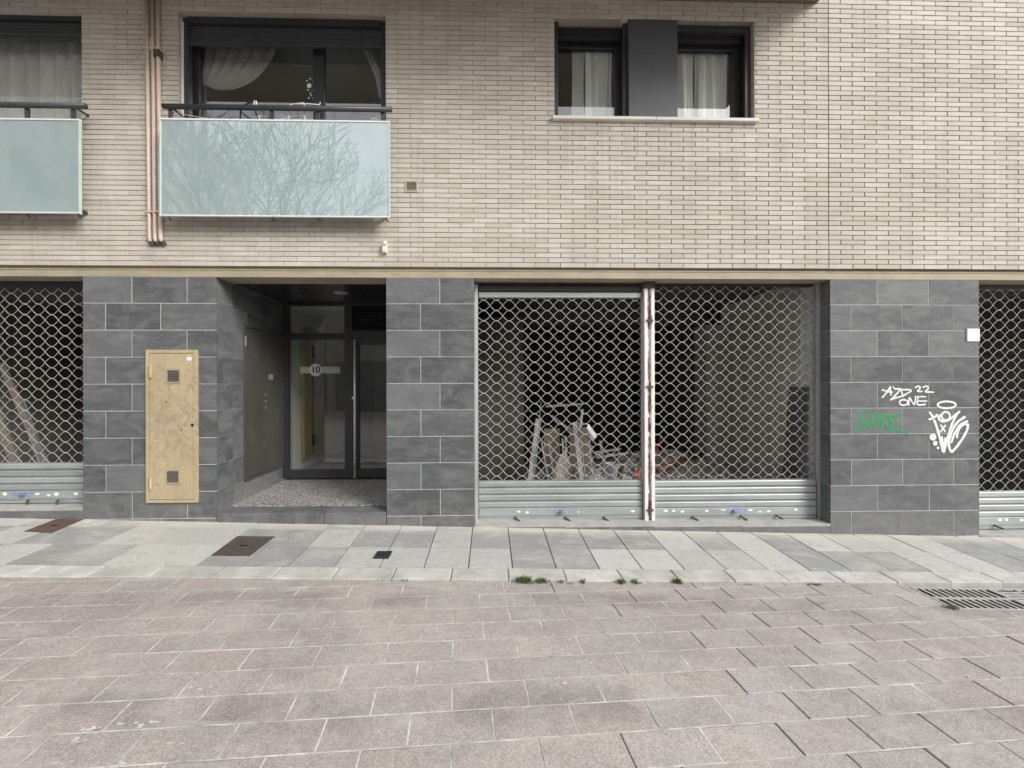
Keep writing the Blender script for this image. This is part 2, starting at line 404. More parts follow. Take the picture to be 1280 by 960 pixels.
BRICK, MORTAR, TILE, STREET, PAVER = m_brick(), m_mortar(), m_tile(), m_street(), m_pave()
GROUT = plain('pale_grout', (.60, .60, .585), .9, var=.2, scale=14)
JOINT = plain('street_joint_mortar', (.45, .43, .405), .95, var=.45, scale=9, bump=.5)
JOINTD = plain('dark_open_joint', (.16, .15, .14), .95, var=.3, scale=12)
PJOINT = plain('pavement_joint', (.12, .12, .105), .95, var=.4, scale=6)
KERB = plain('kerb_concrete', (.44, .435, .40), .9, var=.2, scale=5, dirt=(.28, .275, .25), dirt_amt=.5, rv=.1)
BEAM = plain('beige_beam_paint', (.36, .315, .225), .7, var=.14, scale=3, sc=(1, 1, 3), dirt=(.17, .13, .08), dirt_amt=.5)
SOFFIT = plain('brown_soffit_render', (.17, .145, .115), .85, var=.1, scale=2)
FASCIA = plain('pale_fascia', (.44, .45, .42), .8, var=.08, scale=2)
PALEG = plain('pale_green_edge', (.52, .62, .59), .3, var=.06)
DGREY = plain('anthracite_aluminium', (.035, .038, .042), .42, var=.1, scale=4, bump=.03)
SLATG = plain('graphite_shutter', (.045, .050, .054), .5, var=.1, scale=4, bump=.03)
PANELG = plain('grey_cladding_panel', (.075, .08, .085), .5, var=.08, scale=2, bump=.03)
GALV = plain('galvanised_steel', (.38, .41, .41), .46, metal=.35, var=.13, scale=7, sc=(.25, 1, 1.5), bump=.05, dirt=(.27, .275, .26), dirt_amt=.65, rv=.09)
WIRE = plain('galvanised_wire', (.50, .49, .46), .45, metal=.2, var=.08, scale=9, bump=0, rv=.05)
GUIDE = plain('guide_rail_steel', (.40, .42, .43), .5, metal=.3, var=.15, scale=5, sc=(1, 1, .4))
SILLC = plain('grey_concrete_sill', (.36, .36, .34), .85, var=.18, scale=6, dirt=(.5, .49, .45), dirt_amt=.5)
STONES = plain('pale_sill_stone', (.68, .65, .60), .6, var=.06, scale=4)
PIPEM = plain('painted_pipe', (.60, .49, .415), .5, var=.08, scale=4, sc=(1, 1, .4), dirt=(.3, .22, .16), dirt_amt=.4)
RUSTP, BEIGE = m_rusty_paint(), m_beige_metal()
CUPB = plain('dull_khaki_steel', (.066, .064, .055), .55, var=.12, scale=3, sc=(1, 1, .6), dirt=(.125, .115, .085), dirt_amt=.8)
TERR = m_terrazzo()
GLASS = m_glass('window_glass', (.98, .99, .985), 1.55, 0, 5.0)
DGLASS = m_glass('door_glass', (.96, .98, .96), 1.5, 0, 4.0)
OPAL = m_opal()
CAPM = plain('white_aluminium', (.78, .79, .79), .4, var=.04)
RAILM = plain('dark_handrail', (.06, .065, .068), .4, var=.1, metal=.2)
WHITE = plain('white_plastic', (.80, .80, .78), .5, var=.03, rv=.02)
CREAM = plain('cream_plastic', (.72, .69, .58), .5, var=.05)
PLASTER = plain('pale_plaster', (.82, .84, .80), .9, var=.06, scale=2)
CONCL = plain('pale_side_wall', (.42, .40, .36), .95, var=.15, scale=1.6, dirt=(.2, .19, .17), dirt_amt=.4, bump=.3, bscale=25, bdist=.01)
DARKC = plain('dark_concrete', (.075, .07, .064), .95, var=.2, scale=3)  # concrete in a darker base colour
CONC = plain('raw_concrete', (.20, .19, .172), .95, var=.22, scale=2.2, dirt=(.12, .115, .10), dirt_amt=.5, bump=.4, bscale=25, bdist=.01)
RUBB = plain('rubble', (.40, .365, .32), .95, var=.35, scale=14, bump=.5, rv=.3)
WOODY = plain('ochre_panel', (.36, .28, .10), .5, var=.1, scale=4, sc=(5, 5, .5))
CEILD = plain('dark_gloss_ceiling', (.03, .031, .033), .22, var=.05, bump=0)
BLACK = plain('black_void', (.012, .012, .012), .8, var=.1)
IRON = plain('rusty_iron', (.125, .082, .066), .8, metal=.25, var=.3, scale=22, dirt=(.2, .12, .09), dirt_amt=.6, bump=.6, bscale=90, bdist=.004)
IRON2 = plain('grey_brown_iron', (.088, .076, .07), .8, metal=.25, var=.3, scale=22, dirt=(.15, .12, .1), dirt_amt=.6, bump=.6, bscale=90, bdist=.004)
GRATE = plain('worn_grey_iron', (.44, .43, .41), .65, metal=.3, var=.2, scale=18, dirt=(.2, .12, .08), dirt_amt=.4)
STEEL = plain('brushed_steel', (.78, .79, .79), .32, metal=.35, var=.05)
CURT = m_cloth('white_curtain', (.93, .95, .93), .06)
CURT2 = m_cloth('grey_lace_curtain', (.66, .66, .62), .1)
GRASS = plain('weed_green', (.14, .185, .06), .7, var=.3, scale=60, rv=.2, bump=0)
MOSS = plain('mossy_weed', (.14, .15, .07), .8, var=.35, scale=60, rv=.2, bump=0)
GWHITE = m_spray('white_spray_paint', (.86, .87, .88), .62, 1.0)
GGREEN = m_spray('green_spray_paint', (.035, .36, .13), .25, .85)
STICKW = plain('white_sticker', (.78, .80, .78), .6, var=.1, scale=40)
STICKB = plain('blue_sticker', (.26, .31, .47), .55, var=.45, scale=45, sc=(1, 1, 2))
BARK = plain('grey_bark', (.10, .09, .08), .9, var=.25, scale=12)
RED = plain('red_plastic', (.42, .035, .025), .5, var=.1)
ORANGE = plain('rusty_orange_pipe', (.16, .065, .035), .7, var=.25, scale=20)
PALEM = plain('dusty_zinc', (.23, .235, .23), .6, metal=.3, var=.15, scale=6)
SACKM = plain('dusty_sackcloth', (.36, .32, .275), .9, var=.2, scale=9, bump=.5, bscale=40, bdist=.006)
CARD = plain('brown_cardboard', (.16, .125, .095), .9, var=.15, scale=6)
TIMB = plain('old_timber', (.17, .15, .13), .85, var=.2, scale=5, sc=(4, 4, .5))
OPPW = plain('opposite_render', (.36, .32, .27), .9, var=.1, scale=1)
OPPD = plain('opposite_dark_glass', (.16, .17, .18), .15, var=.1, bump=0)
YELL = plain('yellow_scrap', (.62, .48, .20), .8, var=.1)

# ================================================================== GROUND
X0, X1 = -7.7, 8.4                         # extent of what is built along the street
mb = MB(); mb.add([(-60, -60, zs(-60, -60)-.02), (60, -60, zs(60, -60)-.02), (60, kerb_y(60), zs(60, kerb_y(60))-.02), (-60, kerb_y(-60), zs(-60, kerb_y(-60))-.02)], [(0, 1, 2, 3)])
street = tag(mb.build('street', JOINTD, None, org=(0, -4, 0)), kind='structure')
PHI = R(4.67); cp, sp_ = math.cos(PHI), math.sin(PHI)
def sw(s, t): return (s*cp - t*sp_, s*sp_ + t*cp)
GR = (3.70, 5.10, -1.452, -1.092)           # storm grates, x0 x1 y0 y1
def street_pieces(poly):
    # cut off what lies under the kerb and inside the grate pit
    poly = clip(poly, .0175*-1, 1, -1.105-.006)   # y - .0175x <= -1.105
    out = []
    a, b_, c_, d_ = GR
    rest = poly
    for (p, q, r) in ((1, 0, a-.006), (-1, 0, -(b_+.006)), (0, 1, c_-.006)):
        o = clip(rest, p, q, r)
        if area(o) > .0001: out.append(o)
        rest = clip(rest, -p, -q, -r)
        if len(rest) < 3: rest = []; break
    return out
TP, RP = .4125, .188                         # pitch along the row / between rows
cand = []
for j in range(-24, 20):
    t0 = -1.691 - RP*j
    for i in range(-45, 45):
        s0 = -.193 + TP*i + (TP/2 if j % 2 else 0)
        g_ = .0036
        w = [sw(s0+g_, t0-RP+g_), sw(s0+TP-g_, t0-RP+g_), sw(s0+TP-g_, t0-g_), sw(s0+g_, t0-g_)]
        cx, cy = sw(s0+TP/2, t0-RP/2)
        if cy < -5.9 or not (X0-.5 < cx < X1+.5): continue
        d = cy - CAM.y
        vis = d > 1.45 and abs(cx) < 1.38*d + .45
        cand.append((0 if vis else 1, -cy if vis else 0, w, cx, cy))
cand.sort(key=lambda q: (q[0], math.hypot(q[3]-CAM.x, q[4]-CAM.y)))
rest = MB(); cnt = 0; joints = MB()
for vis, _, w, cx, cy in cand:
    zj = rnd.uniform(-.0018, .0018); tx, ty = rnd.uniform(-.004, .004), rnd.uniform(-.006, .006)
    zf = lambda x, y: zs(x, y) + zj + tx*(x-cx) + ty*(y-cy)
    for pc in street_pieces(w):
        if area(pc) < .003: continue
        if not vis and cnt < 0: pass
        if vis == 0 and cnt < 298:
            MB().prism(pc, zf, .018, .0022).build('street_tile', STREET, street); cnt += 1
        else: rest.prism(pc, zf, .018, .0022)
tag(rest.build('street_tile', STREET, street), kind='stuff')
# mortar in the joints: continuous along the rows, patchy across them
def zjm(x, y): return zs(x, y) - .0010
for j in range(-24, 20):
    t0 = -1.691 - RP*j
    for i in range(-45, 45):
        s0 = -.193 + TP*i + (TP/2 if j % 2 else 0)
        cx, cy = sw(s0, t0-RP/2)
        if cy < -5.9 or not (X0-.5 < cx < X1+.5): continue
        wpoly = [sw(s0, t0-.0040), sw(s0+TP, t0-.0040), sw(s0+TP, t0+.0040), sw(s0, t0+.0040)]
        for pc in street_pieces(wpoly): joints.add([(x, y, zjm(x, y)) for x, y in pc], [tuple(range(len(pc)))])
        if rnd.random() < (.985 if cx < .5 else (.75 if cx < 1.4 else .10)):
            wpoly = [sw(s0-.0050, t0-RP+.0050), sw(s0+.0050, t0-RP+.0050), sw(s0+.0050, t0-.0050), sw(s0-.0050, t0-.0050)]
            for pc in street_pieces(wpoly): joints.add([(x, y, zjm(x, y)) for x, y in pc], [tuple(range(len(pc)))])
far = MB(); far.add([(-60, -60, zs(-60, -60)-.004), (60, -60, zs(60, -60)-.004), (60, -5.75, zs(60, -5.75)-.004), (-60, -5.75, zs(-60, -5.75)-.004)], [(0, 1, 2, 3)])
for xa, xb in ((-60, X0-.3), (X1+.3, 60)):
    far.add([(xa, -5.75, zs(xa, -5.75)-.004), (xb, -5.75, zs(xb, -5.75)-.004), (xb, kerb_y(xb)-.01, zs(xb, kerb_y(xb))-.004), (xa, kerb_y(xa)-.01, zs(xa, kerb_y(xa))-.004)], [(0, 1, 2, 3)])
tag(far.build('far_paving', STREET, street), kind='stuff')
# ragged mortar smears left on the stones
sm = MB()
for (u, v, n_) in ((120,912,9),(228,846,7),(237,848,5),(195,905,8),(262,872,3),(330,836,4),(342,734,5),(105,925,6),(150,956,7),(80,955,5),(700,850,3),(728,832,3),(160,905,5),(250,858,6),(650,712,3),(780,745,4),(530,770,3),(900,735,4),(1010,742,4),(215,930,4)):
    for k in range(n_):
        p = on(u+rnd.gauss(0, 12), v+rnd.gauss(0, 2.2), *STRT); r0 = rnd.uniform(.004, .016); kk = 7; a0 = rnd.uniform(.6, 1.6)
        ring = [(p.x+math.cos(q*2*math.pi/kk)*r0*a0*rnd.uniform(.5, 1.4), p.y+math.sin(q*2*math.pi/kk)*r0*.6*rnd.uniform(.5, 1.3)) for q in range(kk)]
        sm.add([(x, y, zs(x, y)+.0035+k*.0002) for x, y in ring], [tuple(range(kk))])
o = joints.build('joint_mortar', JOINT, street); tag(o, kind='stuff')
tag(sm.build('mortar_smear', JOINT, street), kind='stuff')

mb = MB(); mb.add([(-60, kerb_y(-60)+.02, zp(-60, kerb_y(-60))-.012), (60, kerb_y(60)+.02, zp(60, kerb_y(60))-.012), (60, .3, zp(60, .3)-.012), (-60, .3, zp(-60, .3)-.012)], [(0, 1, 2, 3)])
pavement = tag(mb.build('pavement', PJOINT, None, org=(0, -.5, 0)), kind='structure')
bands = (-.975, -.555, -.145)                 # rows, measured from the kerb line backwards
for i in range(-20, 21):
    for r_ in range(3):
        xa, xb = -.195 + .4*i, -.195 + .4*(i+1)
        if xb < X0 or xa > X1: continue
        g_ = .0048; xa += g_; xb -= g_
        def yr(x, k): return kerb_y(x) + (.19, .590, .995)[k]
        if r_ == 2:
            poly = [(xa, yr(xa, 2)+g_), (xb, yr(xb, 2)+g_), (xb, .02), (xa, .02)]
            if yr(xa, 2) > -.02: continue
        else: poly = [(xa, yr(xa, r_)+g_), (xb, yr(xb, r_)+g_), (xb, yr(xb, r_+1)-g_), (xa, yr(xa, r_+1)-g_)]
        zj = rnd.uniform(-.0015, .0015); tx = rnd.uniform(-.005, .005)
        MB().prism(poly, lambda x, y: zp(x, y)+zj+tx*(x-xa), .02, .0016).build('paving_tile', PAVER, pavement)
xk = -.34
ks = [xk + .5*i for i in range(-15, 18)]
for a, b_ in zip(ks[:-1], ks[1:]):
    zj = rnd.uniform(-.003, .003); a += .003; b_ -= .003; yj = rnd.uniform(-.004, .004)
    poly = [(a, kerb_y(a)+yj), (b_, kerb_y(b_)+yj), (b_, kerb_y(b_)+.184), (a, kerb_y(a)+.184)]
    MB().prism(poly, lambda x, y: zp(x, y)+zj, .10, .007).build('kerb_stone', KERB, pavement)

# ================================================================== THE BUILDING
B = thing('apartment_building', (0, .1, 0), 'apartment building with pale brick upper floor above grey stone shopfronts', 'building')
ZB = 2.925                                     # underside of the brickwork
ZT = 6.0                                       # soffit of the overhang
OPEN = [(-6.6, -4.512, 3.52, 5.735), (-3.462, -1.163, 3.52, 5.758), (.748, 3.065, 4.636, 5.775)]
# --- brick wall
wall = MB()
xs = sorted({X0, X1, *[o[0]-.004 for o in OPEN], *[o[1]+.004 for o in OPEN]})
for a, b_ in zip(xs[:-1], xs[1:]):
    h = next((o for o in OPEN if o[0]-.01 < a and b_ < o[1]+.01), None)
    if h:
        wall.box(a, b_, .007, .27, ZB, h[2]-.004); wall.box(a, b_, .007, .27, h[3]+.004, ZT)
    else: wall.box(a, b_, .007, .27, ZB, ZT)
W = wall.build('upper_wall', MORTAR, B, org=(0, .14, ZB))
CH, BL = .0559, .2840; XJ = 3.937
bricks = []
k = 0
while ZB + CH*(k+1) <= ZT + .62:
    z0, z1 = ZB + CH*k + .0034, ZB + CH*(k+1) - .0034
    x = XJ - BL*60 + (BL/2 if k % 2 else 0)
    while x < X1:
        segs = [(x+.004, x+BL-.004)]
        if x < XJ - .01 and x+BL > XJ + .01: segs = [(x+.004, XJ-.005), (XJ+.005, x+BL-.004)]
        for a, b_ in segs:
            a, b_ = max(a, X0), min(b_, X1)
            if z1 > ZT - .002: a = max(a, 3.806)
            if b_ - a < .004: continue
            parts = [(a, b_)]
            for o in OPEN:
                if o[2]-.02 < (z0+z1)/2 < o[3]+.01:
                    q = []
                    for s_, e_ in parts:
                        if e_ <= o[0] or s_ >= o[1]: q.append((s_, e_))
                        else:
                            if s_ < o[0]: q.append((s_, o[0]))
                            if e_ > o[1]: q.append((o[1], e_))
                    parts = q
            for s_, e_ in parts:
                if e_ - s_ > .004: bricks.append((s_, e_, z0, z1))
        x += BL
    k += 1
def pix(p):
    X, Y = p[0]-CAM.x, p[1]-CAM.y; st, ct = math.sin(YAW), math.cos(YAW)
    f = X*st+Y*ct; return PX+F*(X*ct-Y*st)/f, PY-F*(p[2]-CAM.z)/f
def rank(b_):
    cx, cz = (b_[0]+b_[1])/2, (b_[2]+b_[3])/2; u, v = pix((cx, 0, cz))
    full = (b_[1]-b_[0]) > .27
    hid = (190 < u < 495 and 145 < v < 275) or (u < 105 and 120 < v < 270) or u < 15 or u > 1265 or v < 6
    return (hid or not full, (cx-CAM.x)**2 + (cz-CAM.z)**2)
bricks.sort(key=rank)
shared = MB().cbox(-.138, .138, 0, .10, 0, .0491, .0020).mesh('brick', BRICK)
infill = MB()
for i, (a, b_, z0, z1) in enumerate(bricks):
    dy = rnd.uniform(-.0012, .0012)
    if i < 300:
        o = link('brick', shared, ((a+b_)/2, dy, z0), W); o.scale.x = (b_-a)/.276
        o.rotation_euler.y = rnd.uniform(-.003, .003)
    else: infill.cbox(a, b_, dy, .10, z0+rnd.uniform(-.0008, .0008), z1+rnd.uniform(-.0008, .0008), .0020)
tag(infill.build('brick', BRICK, W), kind='stuff')
# --- lintel beam, dark drip gap above it
mb = MB(); mb.box(X0, X1, -.004, .30, 2.803, 2.885); mb.box(X0, X1, .035, .30, 2.8851, ZB-.0005)
mb.box(X0, X1, -.010, .02, 2.879, 2.8895)
mb.build('lintel_beam', BEAM, B)
# --- overhanging slab of the storey above, and that storey
mb = MB(); mb.box(X0-1, 3.80, -1.35, .0, ZT, ZT+.30); mb.build('overhang_slab', SOFFIT, B)
mb = MB(); mb.box(X0-1, 3.80, -1.36, -1.352, ZT+.02, ZT+.28); mb.build('slab_fascia', FASCIA, B)
mb = MB(); mb.box(X0, X1, .01, .27, ZT+.001, 9.2); mb.build('storey_above', MORTAR, B)

# --- stone clad piers
ROWZ = [2.80] + [2.51 - .30*i for i in range(0, 10)]       # 2.51, 2.21 ... -.19
J = .003
def clad(parent, spans_odd, spans_even, mk, bottom):
    for r_ in range(len(ROWZ)-1):
        zt, zb = ROWZ[r_], ROWZ[r_+1]
        cuts = spans_odd if r_ % 2 == 0 else spans_even
        for a, b_ in zip(cuts[:-1], cuts[1:]):
            zlow = max(zb, bottom(a, b_) )
            if zt - zlow < .015: continue
            mk(a+J, b_-J, zlow+(J if zlow == zb else 0), zt-J, parent)
def front_tile(a, b_, z0, z1, parent):
    d = rnd.uniform(-.0008, .0008)
    MB().cbox(a, b_, d, .02, z0, z1, .0014).build('stone_tile', TILE, parent)
def side_tile_px(x, sgn):
    # tiles on a face x = const looking towards sgn*x
    def mk(a, b_, z0, z1, parent):
        d = rnd.uniform(-.0008, .0008)
        xa, xb = (x+d, x-.02*sgn) if sgn > 0 else (x+d, x+.02)
        MB().box(min(xa, xb), max(xa, xb), a, b_, z0, z1).build('stone_tile', TILE, parent)
    return mk
low = lambda a, b_: zp(max(a, b_), 0) - .02
def pier(xa, xb, odd, even, depth, wl=None):
    mb = MB(); mb.box(xa+.003, xb-.003, .0025, depth, zp(xb, 0)-.05, 2.8025)
    p = mb.build('stone_pier', GROUT, B)
    clad(p, [xa-J, *odd, xb+J], [xa-J, *even, xb+J], front_tile, low)
    return p
p1 = pier(-4.505, -3.056, [-3.974, -3.371], [-4.26, -3.66], 1.75)
p2 = pier(-1.164, -.172, [-.56], [-.777], 1.75)
p3 = pier(3.951, 5.728, [4.511, 5.128], [4.201, 4.812, 5.423], .45)
yb = [.0205, .29, .89, 1.43]; ye = [.0205, .59, 1.19, 1.43]
clad(p1, yb, ye, side_tile_px(-3.0525, 1), lambda a, b_: .11)
clad(p1, [.0205, .165], [.0205, .165], side_tile_px(-4.508, -1), lambda a, b_: .2)
clad(p2, yb, ye, side_tile_px(-1.1675, -1), lambda a, b_: .11)
clad(p3, [.0205, .172], [.0205, .172], side_tile_px(3.9475, -1), lambda a, b_: -.04)
# --- entrance recess: landing, step, ceiling
mb = MB(); mb.add([(-3.052, .25, .168), (-1.168, .25, .166), (-1.168, 3.4, .217), (-3.052, 3.4, .217), (-3.052, .25, 0), (-1.168, .25, 0), (-1.168, 3.4, 0), (-3.052, 3.4, 0)], [(0, 1, 2, 3), (4, 5, 1, 0)])
mb.build('landing', TERR, B)
mb = MB(); cuts = [-3.050, -2.46, -1.86, -1.170]
for a, b_ in zip(cuts[:-1], cuts[1:]): MB().cbox(a+.002, b_-.002, -.006, .2485, -.05, .1595-.006*(a+3)/2, .004).build('step_stone', TILE, B)
mb = MB(); mb.box(-3.05, -1.17, .0, 1.50, 2.8032, 2.84); mb.build('recess_ceiling', CEILD, B)

# --- shop sills
def sill(xa, xb, zl, zr, name='shop_sill'):
    mb = MB(); zz = lambda x: zl + (zr-zl)*(x-xa)/(xb-xa)
    mb.add([(xa, .0, zz(xa)), (xb, .0, zz(xb)), (xb, .6, zz(xb)), (xa, .6, zz(xa)), (xa, .0, -.6), (xb, .0, -.6)], [(0, 1, 2, 3), (4, 5, 1, 0)])
    o = mb.build(name, SILLC, B)
    n_ = max(1, round((xb-xa)/.95)); w = (xb-xa)/n_
    for i in range(n_):
        a, b_ = xa+i*w+.002, xa+(i+1)*w-.002
        zt = min(zz(a), zz(b_)) - .026
        if zt - zp(b_, 0) < .01: continue
        MB().cbox(a, b_, -.004, .002, zp(b_, 0)-.03, zt, .001).build('stone_tile', TILE, o)
sill(X0, -4.509, .244, .236); sill(-.168, 3.947, .006, -.031); sill(5.732, X1, -.185, -.20)

# --- interior shells (rooms seen through the openings)
def room(x0, x1, y0, y1, z0, z1, mats, name='shop_room', floor=None):
    mb = MB(); e = .12
    mb.box(x0-e, x0, y0, y1, z0-.1, z1+.1); mb.box(x1, x1+e, y0, y1, z0-.1, z1+.1)
    mb.box(x0-e, x1+e, y1, y1+e, z0-.1, z1+.1); mb.box(x0, x1, y0, y1-.001, z1, z1+.1)
    o = mb.build(name, mats, B)
    mb = MB(); mb.box(x0, x1, y0, y1-.001, z0-.1, z0); mb.build('room_floor', floor or mats, o)
    return o
sh = room(-.19, 3.985, .28, 6.5, -.12, 2.95, CONC)
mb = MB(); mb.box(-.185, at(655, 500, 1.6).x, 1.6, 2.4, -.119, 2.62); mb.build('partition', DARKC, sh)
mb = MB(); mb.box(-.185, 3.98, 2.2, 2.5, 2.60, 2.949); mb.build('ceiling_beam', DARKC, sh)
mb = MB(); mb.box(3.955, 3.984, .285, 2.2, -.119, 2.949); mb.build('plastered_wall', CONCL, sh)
mb = MB(); mb.box(-.185, 3.95, .285, 2.19, 2.90, 2.949); mb.build('dark_ceiling_sheet', DARKC, sh)  # dark sheet added under the shop ceiling to make it darker
mb = MB(); mb.box(3.70, 3.98, 2.2, 2.6, -.119, 2.949); mb.build('wall_column', CONCL, sh)
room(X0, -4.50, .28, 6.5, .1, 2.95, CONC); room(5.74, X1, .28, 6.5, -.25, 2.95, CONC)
hall = room(-3.08, -.6, 1.56, 6.2, .216, 2.80, PLASTER, 'entrance_hall', TERR)
fl1 = room(X0, -.3, .29, 3.4, 3.3, 5.92, PLASTER, 'living_room', TIMB); fl2 = room(.1, X1, .29, 3.4, 3.3, 5.92, PLASTER, 'bedroom', TIMB)

# --- windows
def frame(mb, x0, x1, z0, z1, y0, y1, w, wb=None, wt=None):
    wb = wb or w; wt = wt or w
    mb.box(x0, x0+w, y0, y1, z0, z1); mb.box(x1-w, x1, y0, y1, z0, z1)
    mb.box(x0+w, x1-w, y0+.001, y1-.001, z0, z0+wb); mb.box(x0+w, x1-w, y0+.001, y1-.001, z1-wt, z1)
def pane(x0, x1, z0, z1, y, parent, m=GLASS, name='pane'):
    mb = MB(); mb.box(x0, x1, y, y+.012, z0, z1); return mb.build(name, m, parent)
def slats(parent, x0, x1, z0, z1, y, n, m=SLATG, th=.012):
    h = (z1-z0)/n
    me = MB().add([(x0, y+th, 0), (x1, y+th, 0), (x1, y, h*.25), (x0, y, h*.25), (x1, y, h*.8), (x0, y, h*.8), (x1, y+th, h*.97), (x0, y+th, h*.97)],
                  [(0, 1, 2, 3), (3, 2, 4, 5), (5, 4, 6, 7)])
    for k in range(n):
        mesh = me.mesh('slat', m, ((x0+x1)/2, y, 0)) if k == 0 else o.data
        o = link('slat', mesh, ((x0+x1)/2, y, z0+h*k), parent)
    mb = MB(); mb.box(x0, x1, y+th+.001, y+th+.03, z0, z1); mb.build('slat_backing', m, parent)

# balcony door, wide
wd = tag(link('balcony_door', None, (-2.31, .2, 3.44), B), 'wide dark balcony door with roller slats half down and tied back curtain')
mb = MB(); frame(mb, -3.458, -3.41, 3.445, 5.752, .075, .20, .03) if False else None
for a, b_ in ((-3.458, -3.40), (-1.235, -1.17)):
    mb = MB(); mb.box(a, b_, .07, .13, 3.45, 5.75); mb.build('shutter_guide', DGREY, wd)
mb = MB(); mb.box(-3.4, -1.236, .05, .26, 5.68, 5.752); mb.build('shutter_box', DGREY, wd)
slats(wd, -3.40, -1.236, 5.495, 5.68, .085, 6)
mb = MB(); mb.box(-3.40, -1.236, .08, .105, 5.462, 5.4945); mb.build('bottom_rail', SLATG, wd)
mb = MB(); frame(mb, -3.446, -1.166, 3.445, 5.75, .19, .25, .075, .10, .06); mb.box(-2.057, -1.933, .185, .26, 3.545, 5.69); mb.build('frame', DGREY, wd)
pane(-3.372, -2.056, 3.545, 5.69, .215, wd); pane(-1.934, -1.241, 3.545, 5.69, .215, wd)
mb = MB(); mb.box(-3.4605, -3.449, .052, .068, 3.47, 5.70); mb.build('foam_seal', WHITE, wd)
# round frosted sticker with a ring of dots on the glass
mb = MB()
def disc(mb, c, r, n=14, dy=0.):
    mb.add([(c.x+r*math.cos(2*math.pi*k/n), c.y-dy, c.z+r*math.sin(2*math.pi*k/n)) for k in range(n)], [tuple(range(n))])
disc(mb, at(386.5, 107, .212), .028)
for (u, v) in ((383.5,101),(388,98.5),(391,102.5),(385,112.5),(391,113),(388,116.5),(389,119),(386,122.5),(391,123)): disc(mb, at(u, v, .212), .009, 8)
mb.build('glass_sticker', STICKW, wd)
# left window
w0 = tag(link('balcony_door', None, (-5.55, .2, 3.44), B), 'balcony door cut by the photo edge with closed white curtains')
mb = MB(); frame(mb, -6.596, -4.516, 3.445, 5.73, .16, .25, .06, .1, .06); mb.build('frame', DGREY, w0)
slats(w0, -6.53, -4.52, 5.53, 5.67, .06, 4); mb = MB(); mb.box(-6.595, -4.517, .04, .15, 5.67, 5.732); mb.build('shutter_box', DGREY, w0)
mb = MB(); mb.box(-6.53, -4.518, .07, .10, 5.50, 5.5295); mb.build('bottom_rail', SLATG, w0)
pane(-6.535, -4.577, 3.545, 5.67, .19, w0)
# pair of bedroom windows with cladding panel between
w2 = tag(link('double_window', None, (1.9, .2, 4.636), B), 'pair of dark framed windows with a grey panel between them')
mb = MB(); mb.cbox(1.600, 2.168, -.006, .26, 4.638, 5.772, .004); mb.build('cladding_panel', PANELG, w2)
mb = MB(); frame(mb, .752, 1.598, 4.638, 5.771, .20, .26, .07, .012, .16); mb.box(1.507, 1.60, .195, .262, 4.65, 5.62); mb.build('frame', DGREY, w2)
mb = MB(); frame(mb, 2.17, 3.061, 4.638, 5.771, .20, .26, .07, .012, .16); mb.box(2.925, 3.0, .195, .262, 4.65, 5.62); mb.box(3.0, 3.058, .06, .10, 4.64, 5.77); mb.box(2.17, 3.0, .06, .10, 5.70, 5.771); mb.build('frame', DGREY, w2)
slats(w2, .80, 1.55, 5.63, 5.765, .10, 2, BLACK); slats(w2, 2.2, 2.99, 5.63, 5.70, .115, 2, BLACK)
for a, b_ in ((.756, .80), (1.555, 1.598)):
    mb = MB(); mb.box(a, b_, .05, .10, 4.64, 5.77); mb.build('shutter_guide', DGREY, w2)
pane(.815, 1.512, 4.645, 5.615, .215, w2); pane(2.235, 2.93, 4.645, 5.615, .215, w2)
mb = MB(); mb.cbox(.722, 1.90, -.045, .20, 4.598, 4.6355, .004); mb.cbox(1.904, 3.095, -.045, .20, 4.598, 4.6355, .004); mb.build('window_sill', STONES, w2)

# --- glass fronted balconies
def balcony(x0, x1, z0, z1, posts, railx, railz, label):
    b = tag(link('balcony', None, ((x0+x1)/2, -.1, z0), B), label)
    yf = YB
    mb = MB(); mb.box(x0+.012, x1-.012, yf, yf+.012, z0+.012, z1-.012); mb.build('glass_panel', OPAL, b)
    mb = MB(); mb.box(x0, x1, yf-.008, yf+.020, z1-.013, z1+.003); mb.box(x0, x1, yf-.008, yf+.020, z0, z0+.0115); mb.build('edge_trim', CAPM, b)
    for xe in (x0, x1-.0115):
        mb = MB(); mb.box(xe, xe+.0115, yf-.0075, yf+.0195, z0+.012, z1-.0135); mb.build('end_trim', PALEG, b)
    mb = MB(); mb.tube([(railx[0], yf+.01, railz), (railx[1], yf+.01, railz)], .028, 10); mb.build('handrail', RAILM, b, smooth=True)
    for x in (railx[0]+.08, railx[1]-.13):
        mb = MB(); mb.tube([(x, yf+.01, railz), (x, .02, railz)], .012, 8); mb.build('rail_bracket', RAILM, b, smooth=True)
    for x in posts:
        mb = MB(); mb.box(x-.018, x+.018, yf+.021, yf+.045, z0+.012, railz-.02); mb.build('post', RAILM, b)
        mb = MB(); mb.box(x-.014, x+.014, yf+.0455, .006, z0+.06, z0+.09); mb.build('bracket', DGREY, b)
    for x in (x0+.07, *posts[1:-1], x1-.05):
        mb = MB(); mb.tube([(x, yf+.03, z0+.012), (x+.008, yf+.028, z0-.022), (x+.03, yf+.03, z0-.030)], .007, 6); mb.build('bolt', DGREY, b)
    return b
YB = -.17
ga, gb = at(200, 269.8, YB), at(487, 152, YB); rz = at(350, 134.2, YB).z
balcony(ga.x, gb.x, ga.z, gb.z, [ga.x+.09, at(338, 200, YB).x, at(590*.9, 200, YB).x if False else at(396, 200, YB).x, gb.x-.08], (at(203, 134, YB).x, at(489.5, 134, YB).x), rz, 'frosted glass balcony in front of the wide dark door')
gb = at(100, 149.5, YB); ga = at(100, 266.8, YB)
